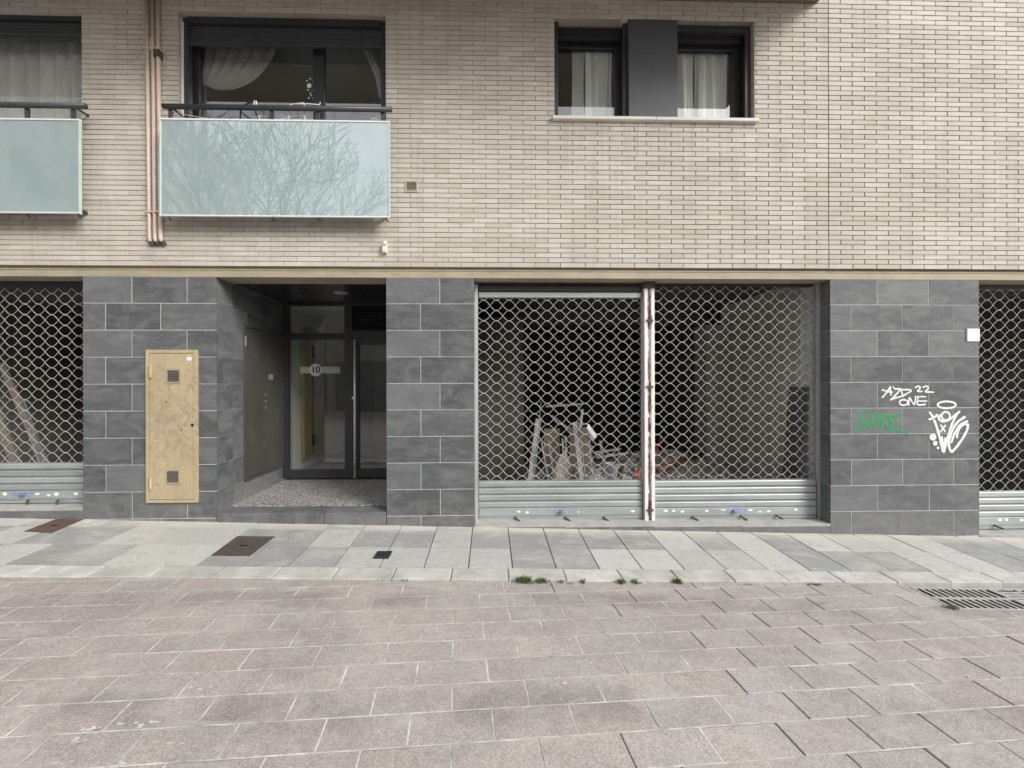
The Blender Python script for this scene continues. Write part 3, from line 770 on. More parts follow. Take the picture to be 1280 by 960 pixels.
balcony(-6.7, gb.x, ga.z, gb.z, [-6.6, at(30, 200, YB).x, gb.x-.10], (-6.75, at(106, 131, YB).x), at(60, 131, YB).z, 'frosted glass balcony cut by the photo edge')

# --- entrance door
ed = tag(link('entrance_door', None, (-2.2, 1.43, .217), B), 'dark framed glass entrance door with number 10 and long steel handle')
YD = 1.43
mb = MB(); zb_, zt_ = .217, 2.80
mb.box(-3.051, -2.974, YD, YD+.08, zb_, zt_); mb.box(-2.974, -2.145, YD+.001, YD+.079, zb_, .333); mb.box(-2.974, -2.145, YD+.001, YD+.079, 2.269, 2.357)
mb.box(-2.974, -2.145, YD+.001, YD+.079, 2.769, zt_); mb.box(-2.145, -2.035, YD, YD+.08, zb_, zt_)
mb.box(-2.0345, -1.0, YD+.001, YD+.079, 2.28, 2.40); mb.box(-2.0345, -1.0, YD+.001, YD+.079, 2.765, zt_)
mb.build('frame', DGREY, ed)
pane(-2.975, -2.144, .332, 2.27, YD+.035, ed, DGLASS); pane(-2.975, -2.144, 2.356, 2.77, YD+.035, ed, DGLASS, 'transom_pane')
for k in range(7):
    z = 2.415 + .05*k
    mb = MB(); mb.add([(-2.03, YD+.02, z), (-1.0, YD+.02, z), (-1.0, YD+.05, z+.042), (-2.03, YD+.05, z+.042), (-2.03, YD+.026, z-.004), (-1.0, YD+.026, z-.004), (-1.0, YD+.056, z+.038), (-2.03, YD+.056, z+.038)], [(0, 1, 2, 3), (7, 6, 5, 4), (4, 5, 1, 0), (3, 2, 6, 7)]); mb.build('louvre_blade', DGREY, ed)
mb = MB(); mb.box(-2.03, -1.0, YD+.06, YD+.075, 2.401, 2.764); mb.build('louvre_back', BLACK, ed)
lf = link('door_leaf', None, (-1.5, YD, .22), ed)
mb = MB(); frame(mb, -2.030, -1.05, .226, 2.276, YD-.012, YD+.05, .10, .12, .09); mb.build('leaf_frame', DGREY, ed)
bpy.data.objects.remove(lf)
pane(-1.935, -1.145, .34, 2.19, YD+.015, ed, DGLASS)
mb = MB(); hx = -1.972; mb.tube([(hx, YD-.075, .225), (hx, YD-.075, 2.255)], .016, 10)
for z in (.40, 2.10): mb.tube([(hx, YD-.075, z), (hx, YD-.012, z)], .010, 8)
mb.build('handle', STEEL, ed, smooth=True)
mb = MB(); c = Vector((-2.015, YD-.0135, 1.40)); disc(mb, c, .022); mb.build('lock_cylinder', STEEL, ed)
# number 10: frosted band and disc on the glass
c10 = at(394.5, 462.5, YD+.03)
mb = MB(); z = c10.z
za, zb2 = z-.048, z+.048
mb.box(at(375.5, 462, YD+.03).x, c10.x-.092, YD+.0315, YD+.034, za, zb2); mb.box(c10.x+.092, at(425, 462, YD+.03).x, YD+.0315, YD+.034, za, zb2)
FROST = m_spray('frosted_film', (.58, .62, .60), .32, .45); FROST2 = m_spray('frosted_disc', (.62, .64, .62), .72, .85)
mb.build('frosted_band', FROST, ed)
mb = MB(); disc(mb, Vector((c10.x, YD+.031, z)), .092, 28); mb.build('frosted_disc', FROST2, ed)
fc = bpy.data.curves.new('digits', 'FONT'); fc.body = '10'; fc.size = .135; fc.align_x = 'CENTER'; fc.align_y = 'CENTER'; fc.extrude = .0004; fc.offset = .003
fo = bpy.data.objects.new('digits', fc); COL.objects.link(fo)
bpy.context.view_layer.update()
me = bpy.data.meshes.new_from_object(fo.evaluated_get(bpy.context.evaluated_depsgraph_get())); bpy.data.objects.remove(fo)
me.materials.clear(); me.materials.append(BLACK)
o = link('house_number', me, (c10.x, YD+.0295, z), ed); o.rotation_euler = (R(90), 0, 0)
# hall meter cupboard with two vents, standing against the hall wall
hc = thing('meter_cupboard', (-3.02, 2.4, .36), 'ochre cupboard with two small vents inside the entrance hall', 'cupboard')
mb = MB(); mb.box(-3.075, -3.02, 2.06, 2.92, .36, 2.55); mb.build('door_panel', WOODY, hc)
for z in (.55, 2.05):
    mb = MB(); mb.box(-3.021, -3.012, 2.33, 2.47, z, z+.2); mb.build('vent', BLACK, hc)

# recess lamp
lm = thing('ceiling_lamp', (-1.947, .745, 2.72), 'small round white dome lamp on the dark porch ceiling', 'lamp')
mb = MB(); n = 20
rings = [(.085, 2.803), (.085, 2.797), (.074, 2.789), (.04, 2.784), (.01, 2.783)]
vs_ = [(-1.947+r_*math.cos(2*math.pi*k/n), .745+r_*math.sin(2*math.pi*k/n), z) for r_, z in rings for k in range(n)]
mb.add(vs_, [(i*n+(k+1)%n, i*n+k, (i+1)*n+k, (i+1)*n+(k+1)%n) for i in range(4) for k in range(n)] + [tuple(range(4*n, 5*n))]); mb.build('lamp_shade', plain('dull_lamp_glass', (.34, .33, .30), .4), lm, smooth=True)
mb = MB(); vs_ = [(-1.947+r_*math.cos(2*math.pi*k/n), .745+r_*math.sin(2*math.pi*k/n), z) for r_, z in ((.098, 2.8031), (.098, 2.796), (.086, 2.796)) for k in range(n)]
mb.add(vs_, [(i*n+(k+1)%n, i*n+k, (i+1)*n+k, (i+1)*n+(k+1)%n) for i in range(2) for k in range(n)]); mb.build('lamp_rim', PALEM, lm)

# ================================================================== ROLLER SHUTTERS
WP, WS = .1505, .0612
def wave_mesh(x0, x1, xc, y, sgn):
    # one corrugated wire; sgn=+1: wide crests at xc + n*pitch, -1: wide troughs there
    mb = MB(); pts = []; n = int((x1-x0)/WP*16)
    for i in range(n+1):
        x = x0 + (x1-x0)*i/n; q = (x-xc)/WP; q = abs(q-round(q))*2
        pts.append((x, y, sgn*(WS*(.62*max(0, 1-(q/.94)**2)**.62+.38*(1+math.cos(math.pi*q))/2) - WS/2)))
    mb.tube(pts, .0034, 4)
    k = math.ceil((x0-xc)/WP)
    while xc + k*WP < x1-.01:
        x = xc+k*WP; mb.box(x-.0065, x+.0065, y-.008, y+.006, sgn*WS/2-.006, sgn*WS/2+.006); k += 1
    return mb
def shutter(x0, x1, y, ztop, zsol, zbot, xc, zc, label, guides=(1, 1), top_slats=0, y_bars=()):
    t = thing('roller_shutter', ((x0+x1)/2, y, zbot), label, 'roller shutter', 'metal roller shutters across the shopfronts')
    a, b_ = x0+.012, x1-.012
    me = {s: wave_mesh(a, b_, xc, y+.02, s).mesh('wire', WIRE, ((a+b_)/2, y+.02, 0), True) for s in (1, -1)}
    k = int((zc-zsol)/WS) + 1; z = zc - k*WS
    while z > zsol + WS*.4: k += 1; z -= WS
    k0 = k
    while True:
        z = zc - k*WS
        if z - WS/2 > ztop - .02: break
        if z + WS/2 > zsol - .005: link('wire', me[1 if k % 2 == 0 else -1], ((a+b_)/2, y+.02, z), t)
        k -= 1
    # solid slats
    zl = zbot + .045; zb_top = zl + .095; n = 4; h = (zsol - zb_top)/n
    prof = [(.016, 0), (.003, .006), (0, .016), (0, h-.024), (.004, h-.016), (.012, h-.013), (.012, h-.006), (.005, h-.003), (.016, h-.0005)]
    vs_ = []
    for (dy, dz) in prof: vs_ += [(a, y+dy, dz), (b_, y+dy, dz)]
    sm_ = MB().add(vs_, [(2*i, 2*i+1, 2*i+3, 2*i+2) for i in range(len(prof)-1)]).mesh('slat', GALV, ((a+b_)/2, y, 0))
    for i in range(n): link('slat', sm_, ((a+b_)/2, y, zb_top+h*i), t)
    mb = MB(); mb.cbox(a, b_, y-.004, y+.03, zl+.002, zb_top-.002, .004); mb.build('bottom_bar', GALV, t)
    mb = MB(); mb.box(a, b_, y+.001, y+.03, zbot, zl-.003); mb.box(a, b_, y-.006, y+.01, zl-.010, zl); mb.build('bottom_lip', GALV, t)
    mb = MB(); mb.box(a, b_, y+.031, y+.035, zbot, zsol-.006); mb.build('slat_backing', GALV, t)
    for i, x in enumerate((x0-.03, x1-.006)):
        if guides[i]:
            mb = MB(); mb.box(x, x+.036, y-.03, y-.012, zbot-.01, ztop+.15); mb.box(x, x+.036, y+.04, y+.055, zbot-.01, ztop+.15); mb.build('guide_rail', GUIDE, t)
    for i in range(top_slats):
        mb = MB(); z = ztop + .075*i
        mb.cbox(a, b_, y, y+.02, z+.003, z+.070, .008); mb.build('slat', GALV if i == 0 else DGREY, t)
    mb = MB(); mb.box(a, b_, y+.04, y+.10, ztop+.0, 2.802); mb.build('shutter_box', DGREY, t)
    return t
def stick(t, items, y):
    for (u, v, w, h, m) in items:
        p = at(u, v, y); n = 10 if m is STICKW and w < .08 else 4
        mb = MB()
        if n == 10: mb.add([(p.x+w/2*math.cos(2*math.pi*k/n), p.y, p.z+h/2*math.sin(2*math.pi*k/n)*rnd.uniform(.8, 1.1)) for k in range(n)], [tuple(range(n))])
        else: mb.add([(p.x-w/2, p.y, p.z-h/2), (p.x+w/2, p.y, p.z-h/2), (p.x+w/2, p.y, p.z+h/2), (p.x-w/2, p.y, p.z+h/2)], [(0, 1, 2, 3)])
        mb.build('sticker', m, t)
def knobs(t, items, y):
    for (u, v, kind) in items:
        p = at(u, v, y); mb = MB()
        if kind == 'lock':
            n = 12; vs_ = [(p.x+r_*math.cos(2*math.pi*k/n), yy, p.z+r_*math.sin(2*math.pi*k/n)) for r_, yy in ((.022, p.y+.01), (.022, p.y-.008), (.012, p.y-.012)) for k in range(n)]
            mb.add(vs_, [(i*n+k, i*n+(k+1) % n, (i+1)*n+(k+1) % n, (i+1)*n+k) for i in range(2) for k in range(n)] + [tuple(range(2*n, 3*n))]); mb.build('lock', PALEM, t, smooth=False)
        else:
            mb.tube([(p.x-.02, p.y+.04, p.z+.02), (p.x, p.y, p.z+.004), (p.x+.035, p.y-.03, p.z-.012)], .011, 7)
            mb.build('floor_bolt', IRON2, t)
YS = .17
s1 = shutter(-.140, 1.822, YS, 2.615, .462, -.003, -.068, 2.53+WS/2, 'roller shutter between the stone pier and rusty white post', (1, 1), 2)
p = at(604.5, 395, YS)
s2 = shutter(1.947, 3.935, YS, 2.775, .452, -.022, at(853.7, 400, YS).x, at(853.7, 376.3, YS).z-WS/2, 'roller shutter right of the rusty white post before pale side wall', (0, 1), 0)
s0 = shutter(X0, -4.515, YS, 2.685, .712, .25, at(11.7, 390, YS).x, at(11.7, 383, YS).z+WS/2*0, 'roller shutter at the left photo edge beside the beige cabinet pier', (0, 0), 0)
s3 = shutter(5.735, X1, YS, 2.72, .287, -.175, at(1229+15*.5, 500, YS).x, at(1244, 403, YS).z, 'roller shutter at the right photo edge beside the graffiti pier', (0, 0), 0)
stick(s1, [(648.5,639.5,.045,.026,STICKW),(659,640.5,.045,.03,STICKW),(702,639.5,.17,.05,STICKB),(723,640,.035,.018,STICKW),(791,639,.05,.03,STICKW)], YS-.006)
knobs(s1, [(702,640.5,'lock'),(645.5,649,'bolt'),(708.5,649,'bolt'),(757,649.5,'bolt')], YS-.03)
stick(s2, [(832,638.5,.055,.03,STICKW),(842,638.5,.045,.03,STICKW),(853,639.5,.05,.03,STICKW),(883.5,638.5,.05,.026,STICKW),(904,637.5,.07,.018,STICKW),(921,638.5,.22,.062,STICKB),(938,637.5,.06,.026,STICKW),(950,639.5,.045,.02,STICKW),(961,639,.05,.026,STICKW),(995,637,.045,.03,STICKW)], YS-.006)
knobs(s2, [(919,639.5,'lock'),(868,648.5,'bolt'),(928.5,647.5,'bolt'),(973,646.5,'bolt')], YS-.03)
stick(s0, [(6,617.5,.055,.04,STICKW),(27,618,.21,.06,STICKB),(46.5,617.5,.06,.03,STICKW),(61,619,.05,.025,STICKW),(70.5,617.5,.055,.045,STICKW),(94.5,617,.055,.04,STICKW)], YS-.006)
knobs(s0, [(27,618.5,'lock'),(34,627,'bolt'),(71,627.5,'bolt')], YS-.03)
stick(s3, [(1250,650,.05,.04,STICKW),(1258,649.5,.05,.04,STICKW),(1277,650,.06,.03,STICKW)], YS-.006)
knobs(s3, [(1247,659,'bolt')], YS-.03)
# post between the two centre shutters
ps = thing('shutter_post', (1.884, .13, -.02), 'white painted steel post with rust streaks between two roller shutters', 'post')
mb = MB(); mb.box(1.826, 1.862, .12, .215, -.018, 2.72); mb.box(1.906, 1.944, .12, .215, -.018, 2.72); mb.box(1.862, 1.906, .137, .215, -.018, 2.72); mb.build('column', RUSTP, ps)
mb = MB(); mb.box(1.822, 1.948, .11, .22, 2.72, 2.802); mb.build('top_plate', IRON2, ps)
for z in (2.33, 1.55, .10):
    mb = MB(); mb.box(1.845, 1.925, .108, .119, z, z+.022); mb.tube([(1.884, .112, z-.05), (1.884, .112, z+.07)], .011, 7); mb.build('hinge_lug', IRON, ps)

# ================================================================== FITTINGS ON THE FACADE
cb = thing('utility_cabinet', (-3.525, -.02, .291), 'tall narrow beige steel cabinet with two vents on grey stone', 'cabinet')
tl, br = at(184.3, 437.5), at(248.5, 627.5)
mb = MB(); frame(mb, tl.x, br.x, br.z, tl.z, -.026, .02, .035); mb.build('frame', BEIGE, cb)
mb = MB(); mb.box(tl.x+.0395, br.x-.0395, -.019, .01, br.z+.0395, tl.z-.0395); mb.build('door', BEIGE, cb)
mb = MB(); mb.box(tl.x+.034, br.x-.034, -.008, .005, br.z+.034, tl.z-.034); mb.build('door_gap', IRON2, cb)
for (u, v) in ((217, 470), (216.2, 596)):
    c = at(u, v, -.02); v_ = []
    mb = MB(); frame(mb, c.x-.085, c.x+.085, c.z-.085, c.z+.085, -.0255, -.0185, .022); fr = mb.build('vent', plain('vent_rim', (.36, .31, .22), .6), cb)
    for k in range(5):
        z = c.z-.06+.025*k; mb = MB(); mb.add([(c.x-.0625, -.0195, z), (c.x+.0625, -.0195, z), (c.x+.0625, -.030, z+.006), (c.x-.0625, -.030, z+.006), (c.x+.0625, -.0195, z+.022), (c.x-.0625, -.0195, z+.022)], [(0, 1, 2, 3), (3, 2, 4, 5)]); mb.build('vent_slat', plain('vent_slat', (.085, .08, .065), .6), fr)
for (u, v) in ((188.5, 464), (188.5, 604)):
    p = at(u, v, -.03); mb = MB(); mb.tube([(p.x, -.036, p.z-.07), (p.x, -.036, p.z+.07)], .012, 8); mb.box(p.x-.02, p.x+.015, -.034, -.026, p.z-.05, p.z+.05); mb.build('hinge', BEIGE, cb)
mb = MB(); p = at(240.5, 531.5, -.0195); disc(mb, Vector((p.x, -.0198, p.z)), .018); p = at(209.5, 502.5); disc(mb, Vector((p.x, -.0198, p.z)), .009, 8); p = at(229, 537); disc(mb, Vector((p.x, -.0198, p.z)), .009, 8); mb.build('lock_hole', BLACK, cb)
mb = MB(); p = at(238.3, 448.5); mb.add([(p.x+.032*math.cos(2*math.pi*k/12), -.0202, p.z+.024*math.sin(2*math.pi*k/12)) for k in range(12)], [tuple(range(12))]); mb.build('sticker', STICKW, cb)

# metal cupboard in the porch side wall
pc = thing('porch_cupboard', (-3.04, .95, .40), 'dull khaki double door steel cupboard in the porch side wall', 'cupboard')
XC = -3.052
def xbox(mb, xd, y0, y1, z0, z1): return mb.box(XC, XC+xd, y0, y1, z0, z1)
mb = MB()
for (a, b_, c, d) in ((.49, .515, .40, 2.343), (1.395, 1.424, .40, 2.343), (.515, 1.395, .40, .425), (.515, 1.395, 2.318, 2.343)): xbox(mb, .026, a, b_, c, d)
mb.build('frame', CUPB, pc)
mb = MB(); xbox(mb, .003, .5155, 1.3945, .4255, 2.3175); mb.build('door_gap', BLACK, pc)
for (a, b_) in ((.524, .976), (.996, 1.386)):
    mb = MB(); xbox(mb, .014, a, b_, .429, 2.314)
    d = mb.build('door', CUPB, pc)
    if a < .6:
        mb = MB(); xbox(mb, .0165, .66, .80, 1.93, 2.13); mb.build('vent', IRON2, d)
        mb = MB(); xbox(mb, .0155, .522, .980, 1.318, 1.330); mb.build('seam', IRON2, d)
        mb = MB(); [xbox(mb, .024, .945, .962, z, z+.028) for z in (1.36, 1.45, 1.27)]; mb.build('lock', PALEM, d)
mb = MB(); xbox(mb, .018, 1.04, 1.14, 1.67, 1.74); mb.build('name_plate', plain('brass_label', (.34, .30, .17), .4, rv=0), pc)
mb = MB(); mb.tube([(XC+.022, .50, 2.08), (XC+.022, .50, 2.20)], .012, 8); mb.build('hinge', PALEM, pc)

# three downpipes
for i, u in enumerate((187.0, 193.8, 201.0)):
    x = at(u, 300, -.03).x; zb2 = at(u, 305, -.03).z
    lab = ('beige service pipe nearest the closed curtain window, first of three', 'beige service pipe in the middle of three parallel ones', 'beige service pipe passing behind the balcony, with dark clamp')[i]
    t = thing('service_pipe', (x, -.03, zb2), lab, 'pipe', 'beige pipes running down the brick wall')
    lean = (.022, .02, .03)[i]
    mb = MB(); mb.tube([(x-lean, -.032, 5.99), (x-.004, -.032, zb2+.5), (x, -.032, zb2+.06), (x+.004, -.024, zb2+.03), (x+.02, .004, zb2)], .0185 if i < 2 else .021, 9); mb.build('pipe', PIPEM, t, smooth=True)
    for z in (5.3, 4.3, 3.5):
        mb = MB(); mb.box(x-lean*.8-.027, x-lean*.8+.027, -.056, .0, z, z+.014)
        if z != 4.3: mb.build('clip', PIPEM, t)
    mb = MB(); mb.tube([(x+.006, -.026, zb2+.035), (x+.022, .0, zb2-.003)], .026, 9); mb.build('end_collar', IRON2, t)
    if i == 2:
        mb = MB(); mb.box(x-lean-.024, x-lean+.036, -.058, .0, 5.22, 5.29); mb.build('clamp', IRON2, t)
        mb = MB(); mb.tube([(x-.10, -.032, 5.42), (x-.10, -.032, 5.30), (x-.03, -.036, 5.25)], .012, 7); mb.build('joint', PIPEM, t)

# vent grille, white sensor, blank plate
t = thing('wall_vent', (-.875, 0, 3.77), 'small square vent grille set in the brick wall right of the balcony', 'vent')
mb = MB(); frame(mb, -.947, -.803, 3.772, 3.900, -.009, .02, .016); mb.build('rim', plain('vent_frame', (.52, .46, .38), .7), t)
for k in range(6):
    z = 3.789+.0158*k; mb = MB(); mb.add([(-.931, -.001, z), (-.819, -.001, z), (-.819, -.0075, z+.005), (-.931, -.0075, z+.005), (-.819, -.001, z+.0145), (-.931, -.001, z+.0145)], [(0, 1, 2, 3), (3, 2, 4, 5)]); mb.build('vent_slat', plain('vent_blade', (.25, .215, .17), .7), t)
t = thing('wall_sensor', (-1.173, -.03, 3.07), 'small cream plastic sensor box on bricks below the balcony', 'sensor')
mb = MB(); mb.cbox(-1.200, -1.150, -.05, 0, 3.075, 3.165, .008); mb.build('housing', CREAM, t)
mb = MB(); mb.cbox(-1.186, -1.142, -.062, -.0505, 3.150, 3.198, .01); mb.box(-1.178, -1.152, -.051, 0, 3.165, 3.19); mb.build('cap', CREAM, t)
pl = at(1207.5, 411), at(1223.5, 427)
t = thing('wall_plate', (pl[0].x+.07, -.01, pl[1].z), 'blank white square plate at the edge of the graffiti pier', 'plate')
mb = MB(); mb.cbox(pl[0].x, pl[1].x, -.013, -.0015, pl[1].z, pl[0].z, .004); mb.build('plate', WHITE, t)
mb = MB()
for dx in (.012, -.012):
    for dz in (.012, -.012):
        xx = pl[0].x+dx if dx > 0 else pl[1].x+dx; zz = pl[1].z+dz if dz > 0 else pl[0].z+dz
        disc(mb, Vector((xx, -.0135, zz)), .004, 8)
mb.build('screw', PALEM, t)

# curtains
def curtain(x0, x1, z0, z1, y, folds, amp, m, label, group='curtains behind the upstairs windows', slant=0.):
    mb = MB(); ph = rnd.uniform(0, 6)
    def fn(s, t):
        x = x0 + (x1-x0)*s + .012*math.sin(9*s+4*t); w = amp*(.6+.4*t)*(math.sin(2*math.pi*folds*s+ph) + .45*math.sin(2*math.pi*folds*1.7*s+1+ph))
        return (x + slant*t, y + w, z1 + (z0-z1)*t)
    mb.sheet(fn, max(24, int(folds*18)), 8)
    o = mb.build('curtain', m, None, smooth=True); tag(o, label, 'curtain', group); return o
curtain(-6.5, -4.60, 3.5, 5.85, .29, 11, .045, CURT, 'closed white pleated curtain in the window at the left photo edge')
curtain(1.155, 1.50, 4.5, 5.85, .285, 3, .02, CURT, 'white sheer curtain beside a dark gap in the first of the paired windows')
curtain(1.00, 1.16, 4.5, 5.85, .28, .6, .008, CURT2, 'flat grey strip of blind beside the sheer curtain')
curtain(2.20, 2.50, 4.5, 5.85, .29, 2.2, .028, CURT, 'white curtain half nearest the grey cladding panel')
curtain(2.52, 2.95, 4.5, 5.85, .29, 3, .028, CURT, 'white curtain half farthest from the grey cladding panel')
mb = MB()
def swag(s, t):
    a = Vector((248+102*s, 48)); c = Vector((251+75*s, 82+33*s)); e = Vector((252+18*s, 104+9*s))
    p = a*(1-t)**2 + c*(2*t*(1-t)) + e*t*t
    q = at(p.x, p.y, .32); q.y += .025*math.sin(38*s+3*t)*(1-.6*t); return tuple(q)
mb.sheet(swag, 60, 12)
o = mb.build('curtain', CURT2, None, smooth=True); tag(o, 'grey lace curtain swept aside and tied at the left of the wide door', 'curtain', 'curtains behind the upstairs windows')
mb = MB()
def swag2(s, t):
    u = 447+13*s + (27-9*s)*t + 5*math.sin(math.pi*t); q = at(u, 52+71*t, .30); q.y += .02*math.sin(16*s); return tuple(q)
mb.sheet(swag2, 16, 12)
o = mb.build('curtain', CURT, None, smooth=True); tag(o, 'narrow white curtain strip hanging slanted at the right of the wide door', 'curtain', 'curtains behind the upstairs windows')

# folding clothes airer standing on the balcony
t = thing('clothes_airer', (-2.2, -.1, 3.46), 'folding wire clothes airer poking above the frosted balcony glass', 'clothes airer')
mb = MB(); A = lambda u, v, y=-.12: at(u, v, y)
def tub(pts, r): mb.tube(pts, r, 6)
tub([A(300, 154), A(301, 138), A(306, 131), A(316, 127), A(323, 154)], .009)
tub([A(303, 141), A(317, 151)], .006)
mb.build('side_loop', RAILM, t, smooth=True); mb = MB()
tub([A(322, 154), A(318, 131), A(317.5, 127), A(320, 126), A(325, 152)], .008)
mb.build('white_loop', CAPM, t, smooth=True); mb = MB()
tub([A(381, 154), A(380.5, 132), A(380, 129), A(363, 131), A(361, 135), A(360.5, 154)], .008)
tub([A(400, 128), A(400, 131), A(385, 130), A(362, 131)], .007)
mb.build('white_loop', CAPM, t, smooth=True); mb = MB()
for (a, b_) in (((325, 145), (392, 145)), ((325, 149), (392, 149)), ((340, 151), (395, 139)), ((408, 131), (480, 152)), ((460, 152), (483, 141)), ((215, 140), (262, 149)), ((207, 137), (235, 150))):
    mb.tube([A(*a), A(*b_)], .0035, 5)
mb.build('line', CAPM, t)

# graffiti: strokes of paint lying on the stone
def ribbon(mb, pts, w, k0, closed=False, taper=False):
    P = [Vector((q.x, 0, q.z)) for q in (at(1060+x/8, 460+y/8, 0) for x, y in pts)]
    # smooth the polyline
    for _ in range(2):
        Q = [P[0]] if not closed else []
        for i in range(len(P)-(0 if closed else 1)):
            a, b_ = P[i], P[(i+1) % len(P)]; Q += [a*.75+b_*.25, a*.25+b_*.75]
        if not closed: Q.append(P[-1])
        P = Q
    if closed: P = P + [P[0]]
    w /= 8*107.5; n = len(P); vs_ = []
    for i, p in enumerate(P):
        t = P[min(i+1, n-1)] - P[max(i-1, 0)]; t = t.normalized() if t.length else Vector((1, 0, 0))
        nn = Vector((-t.z, 0, t.x)); y = -.0020 - k0*.0002 - i*6e-6; ww = w*(1+.12*math.sin(i*1.3))
        vs_ += [(p.x+nn.x*ww/2, y, p.z+nn.z*ww/2), (p.x-nn.x*ww/2, y, p.z-nn.z*ww/2)]
    mb.add(vs_, [(2*i, 2*i+1, 2*i+3, 2*i+2) for i in range(n-1)])
    if not closed:
        for e in (0, n-1):
            c = P[e]; mb.add([(c.x+w*.5*math.cos(q*math.pi/5), -.0022-k0*.0002-(n if e else 0)*6e-6-1e-5, c.z+w*.5*math.sin(q*math.pi/5)) for q in range(10)], [tuple(range(10))])
def ell(cx, cy, rx, ry, n=16, a0=0): return [(cx+rx*math.cos(a0+2*math.pi*k/n), cy+ry*math.sin(a0+2*math.pi*k/n)) for k in range(n)]
def graffiti(strokes, m, label):
    mb = MB()
    for k, (pts, w, cl) in enumerate(strokes): ribbon(mb, pts, w, k, cl)
    o = mb.build('graffiti_tag', m, None); tag(o, label, 'graffiti', 'graffiti tags on the stone pier')
graffiti([([(345,292),(385,245),(420,188)],17,0),([(420,188),(424,240),(428,268)],17,0),([(342,218),(390,235),(440,240)],15,0),
          ([(450,190),(470,215),(500,205),(525,212)],15,0),([(525,212),(470,275),(425,318)],17,0),([(425,318),(470,300),(510,290)],15,0),
          ([(530,215),(538,250),(545,285)],15,0),([(505,218),(580,215),(640,220),(600,250),(540,280),(495,294)],16,0),
          ([(672,195),(695,180),(722,188),(712,212),(682,236),(735,234)],16,0),([(748,192),(775,180),(800,188),(795,212),(760,240),(810,240),(850,242)],16,0),
          (ell(552,345,42,28),16,1),([(602,372),(604,330),(608,285),(640,345),(662,372),(668,330),(672,285)],16,0),
          ([(695,285),(690,330),(685,368),(730,370),(768,362)],16,0),([(695,290),(730,285),(770,288)],14,0),([(690,330),(740,332),(782,330)],14,0)], GWHITE, 'white spray tag reading AZD 22 ONE')
graffiti([(ell(985,368,92,34,18),20,1),([(812,512),(850,508),(835,470),(815,445)],22,0),([(835,470),(870,500),(885,455),(905,505),(920,470)],20,0),(ell(975,480,42,42),20,1),
          ([(905,510),(935,535),(985,530),(1040,495),(1110,438)],24,0),([(860,525),(895,620),(920,720),(945,830)],26,0),([(1085,460),(1035,560),(995,680),(960,830)],24,0),
          ([(926,572),(945,600),(966,632)],18,0),([(970,574),(945,605),(924,634)],18,0),([(935,690),(950,780),(955,840)],22,0),([(970,700),(960,770),(955,835)],22,0),
          ([(1160,490),(1080,545),(1025,650),(1000,750),(1012,815),(1035,838)],26,0),([(1035,838),(1090,780),(1150,690),(1188,620),(1195,565)],26,0),
          ([(1195,565),(1150,560),(1110,600),(1088,650),(1085,692)],22,0),([(1186,533),(1120,560),(1060,650),(1030,740)],24,0),
          (ell(845,690,18,18,10),36,1),(ell(868,752,12,12,10),26,1),(ell(895,797,7,7,10),16,1)], GWHITE, 'white spray tag with a halo, loops and three dots')
graffiti([([(185,440),(120,445),(100,490),(150,520),(205,540),(190,590),(90,605)],30,0),([(75,612),(150,590),(225,580)],26,0),([(105,540),(150,560),(215,570)],22,0),(ell(268,515,40,60),30,1),
          ([(330,600),(335,540),(325,475)],28,0),([(325,470),(390,470),(400,510),(345,535)],28,0),([(345,535),(380,570),(405,618)],28,0),
          ([(535,465),(480,490),(420,480),(435,560),(430,635)],30,0),([(435,560),(480,550),(520,560)],26,0),([(430,630),(500,625),(600,645)],24,0),([(420,500),(400,470),(380,480)],20,0)], GGREEN, 'faded green spray tag reading SORE')

# ================================================================== THINGS IN THE SHOPS
def lean(u0, v0, u1, v1, y0, y1, w, d, m, label, name='metal_profile', cat='metal profile', group='metal profiles leaning inside the shop'):
    a, b_ = at(u0, v0, y0), at(u1, v1, y1)
    t = (a-b_).normalized(); b_ = b_ + t*((-.12-b_.z)/t.z) if abs(t.z) > .2 and b_.z > -.12 and u0 > 200 else b_
    mb = MB(); mb.bar(a, b_, w, d); mb.bar(a+Vector((w*.45, -d*.6, 0)), b_+Vector((w*.45, -d*.6, 0)), w*.12, d*.9); mb.bar(a+Vector((-w*.45, -d*.6, 0)), b_+Vector((-w*.45, -d*.6, 0)), w*.12, d*.9)
    o = mb.build(name, m, None); tag(o, label, cat, group); return o
lean(673, 524, 663, 600, .9, .55, .075, .03, PALEM, 'broad grey profile leaning leftmost behind the shutter wire')
lean(677, 553, 686, 600, .6, .45, .022, .015, PALEM, 'thin pale rod just right of the leftmost broad profile')
lean(686, 550, 693, 600, .65, .5, .02, .015, PALEM, 'thin pale rod in front of the brown cardboard')
lean(703, 548, 706, 601, .55, .42, .022, .015, PALEM, 'thin pale rod in front of the pale sack')
lean(707, 545, 710, 601, .62, .46, .018, .012, PALEM, 'thin pale rod touching the right edge of the sack')
lean(719, 528, 728, 600, .8, .5, .085, .03, PALEM, 'wide bright zinc channel leaning in the middle of the heap')
lean(734, 535, 742, 601, .7, .45, .035, .02, PALEM, 'pale profile right of the wide zinc channel')
lean(750, 551, 758, 600, .6, .42, .03, .02, PALEM, 'pale profile leaning beside the white bucket')
lean(676, 502, 674, 530, 1.1, 1.0, .012, .012, PALEM, 'thin upright rod tallest above the heap')
mb = MB()
for (u0, v0, u1, v1) in ((742, 566, 775, 561), (745, 572, 785, 566)): mb.bar(at(u0, v0, 1.0), at(u1, v1, 1.5), .03, .03, (0, 0, 1))
tag(mb.build('timber_batten', TIMB, None), 'two grey battens lying across the back of the heap', 'batten')
t = thing('cardboard_sheet', at(705, 590, .9), 'brown cardboard sheets standing behind the pale sack', 'cardboard')
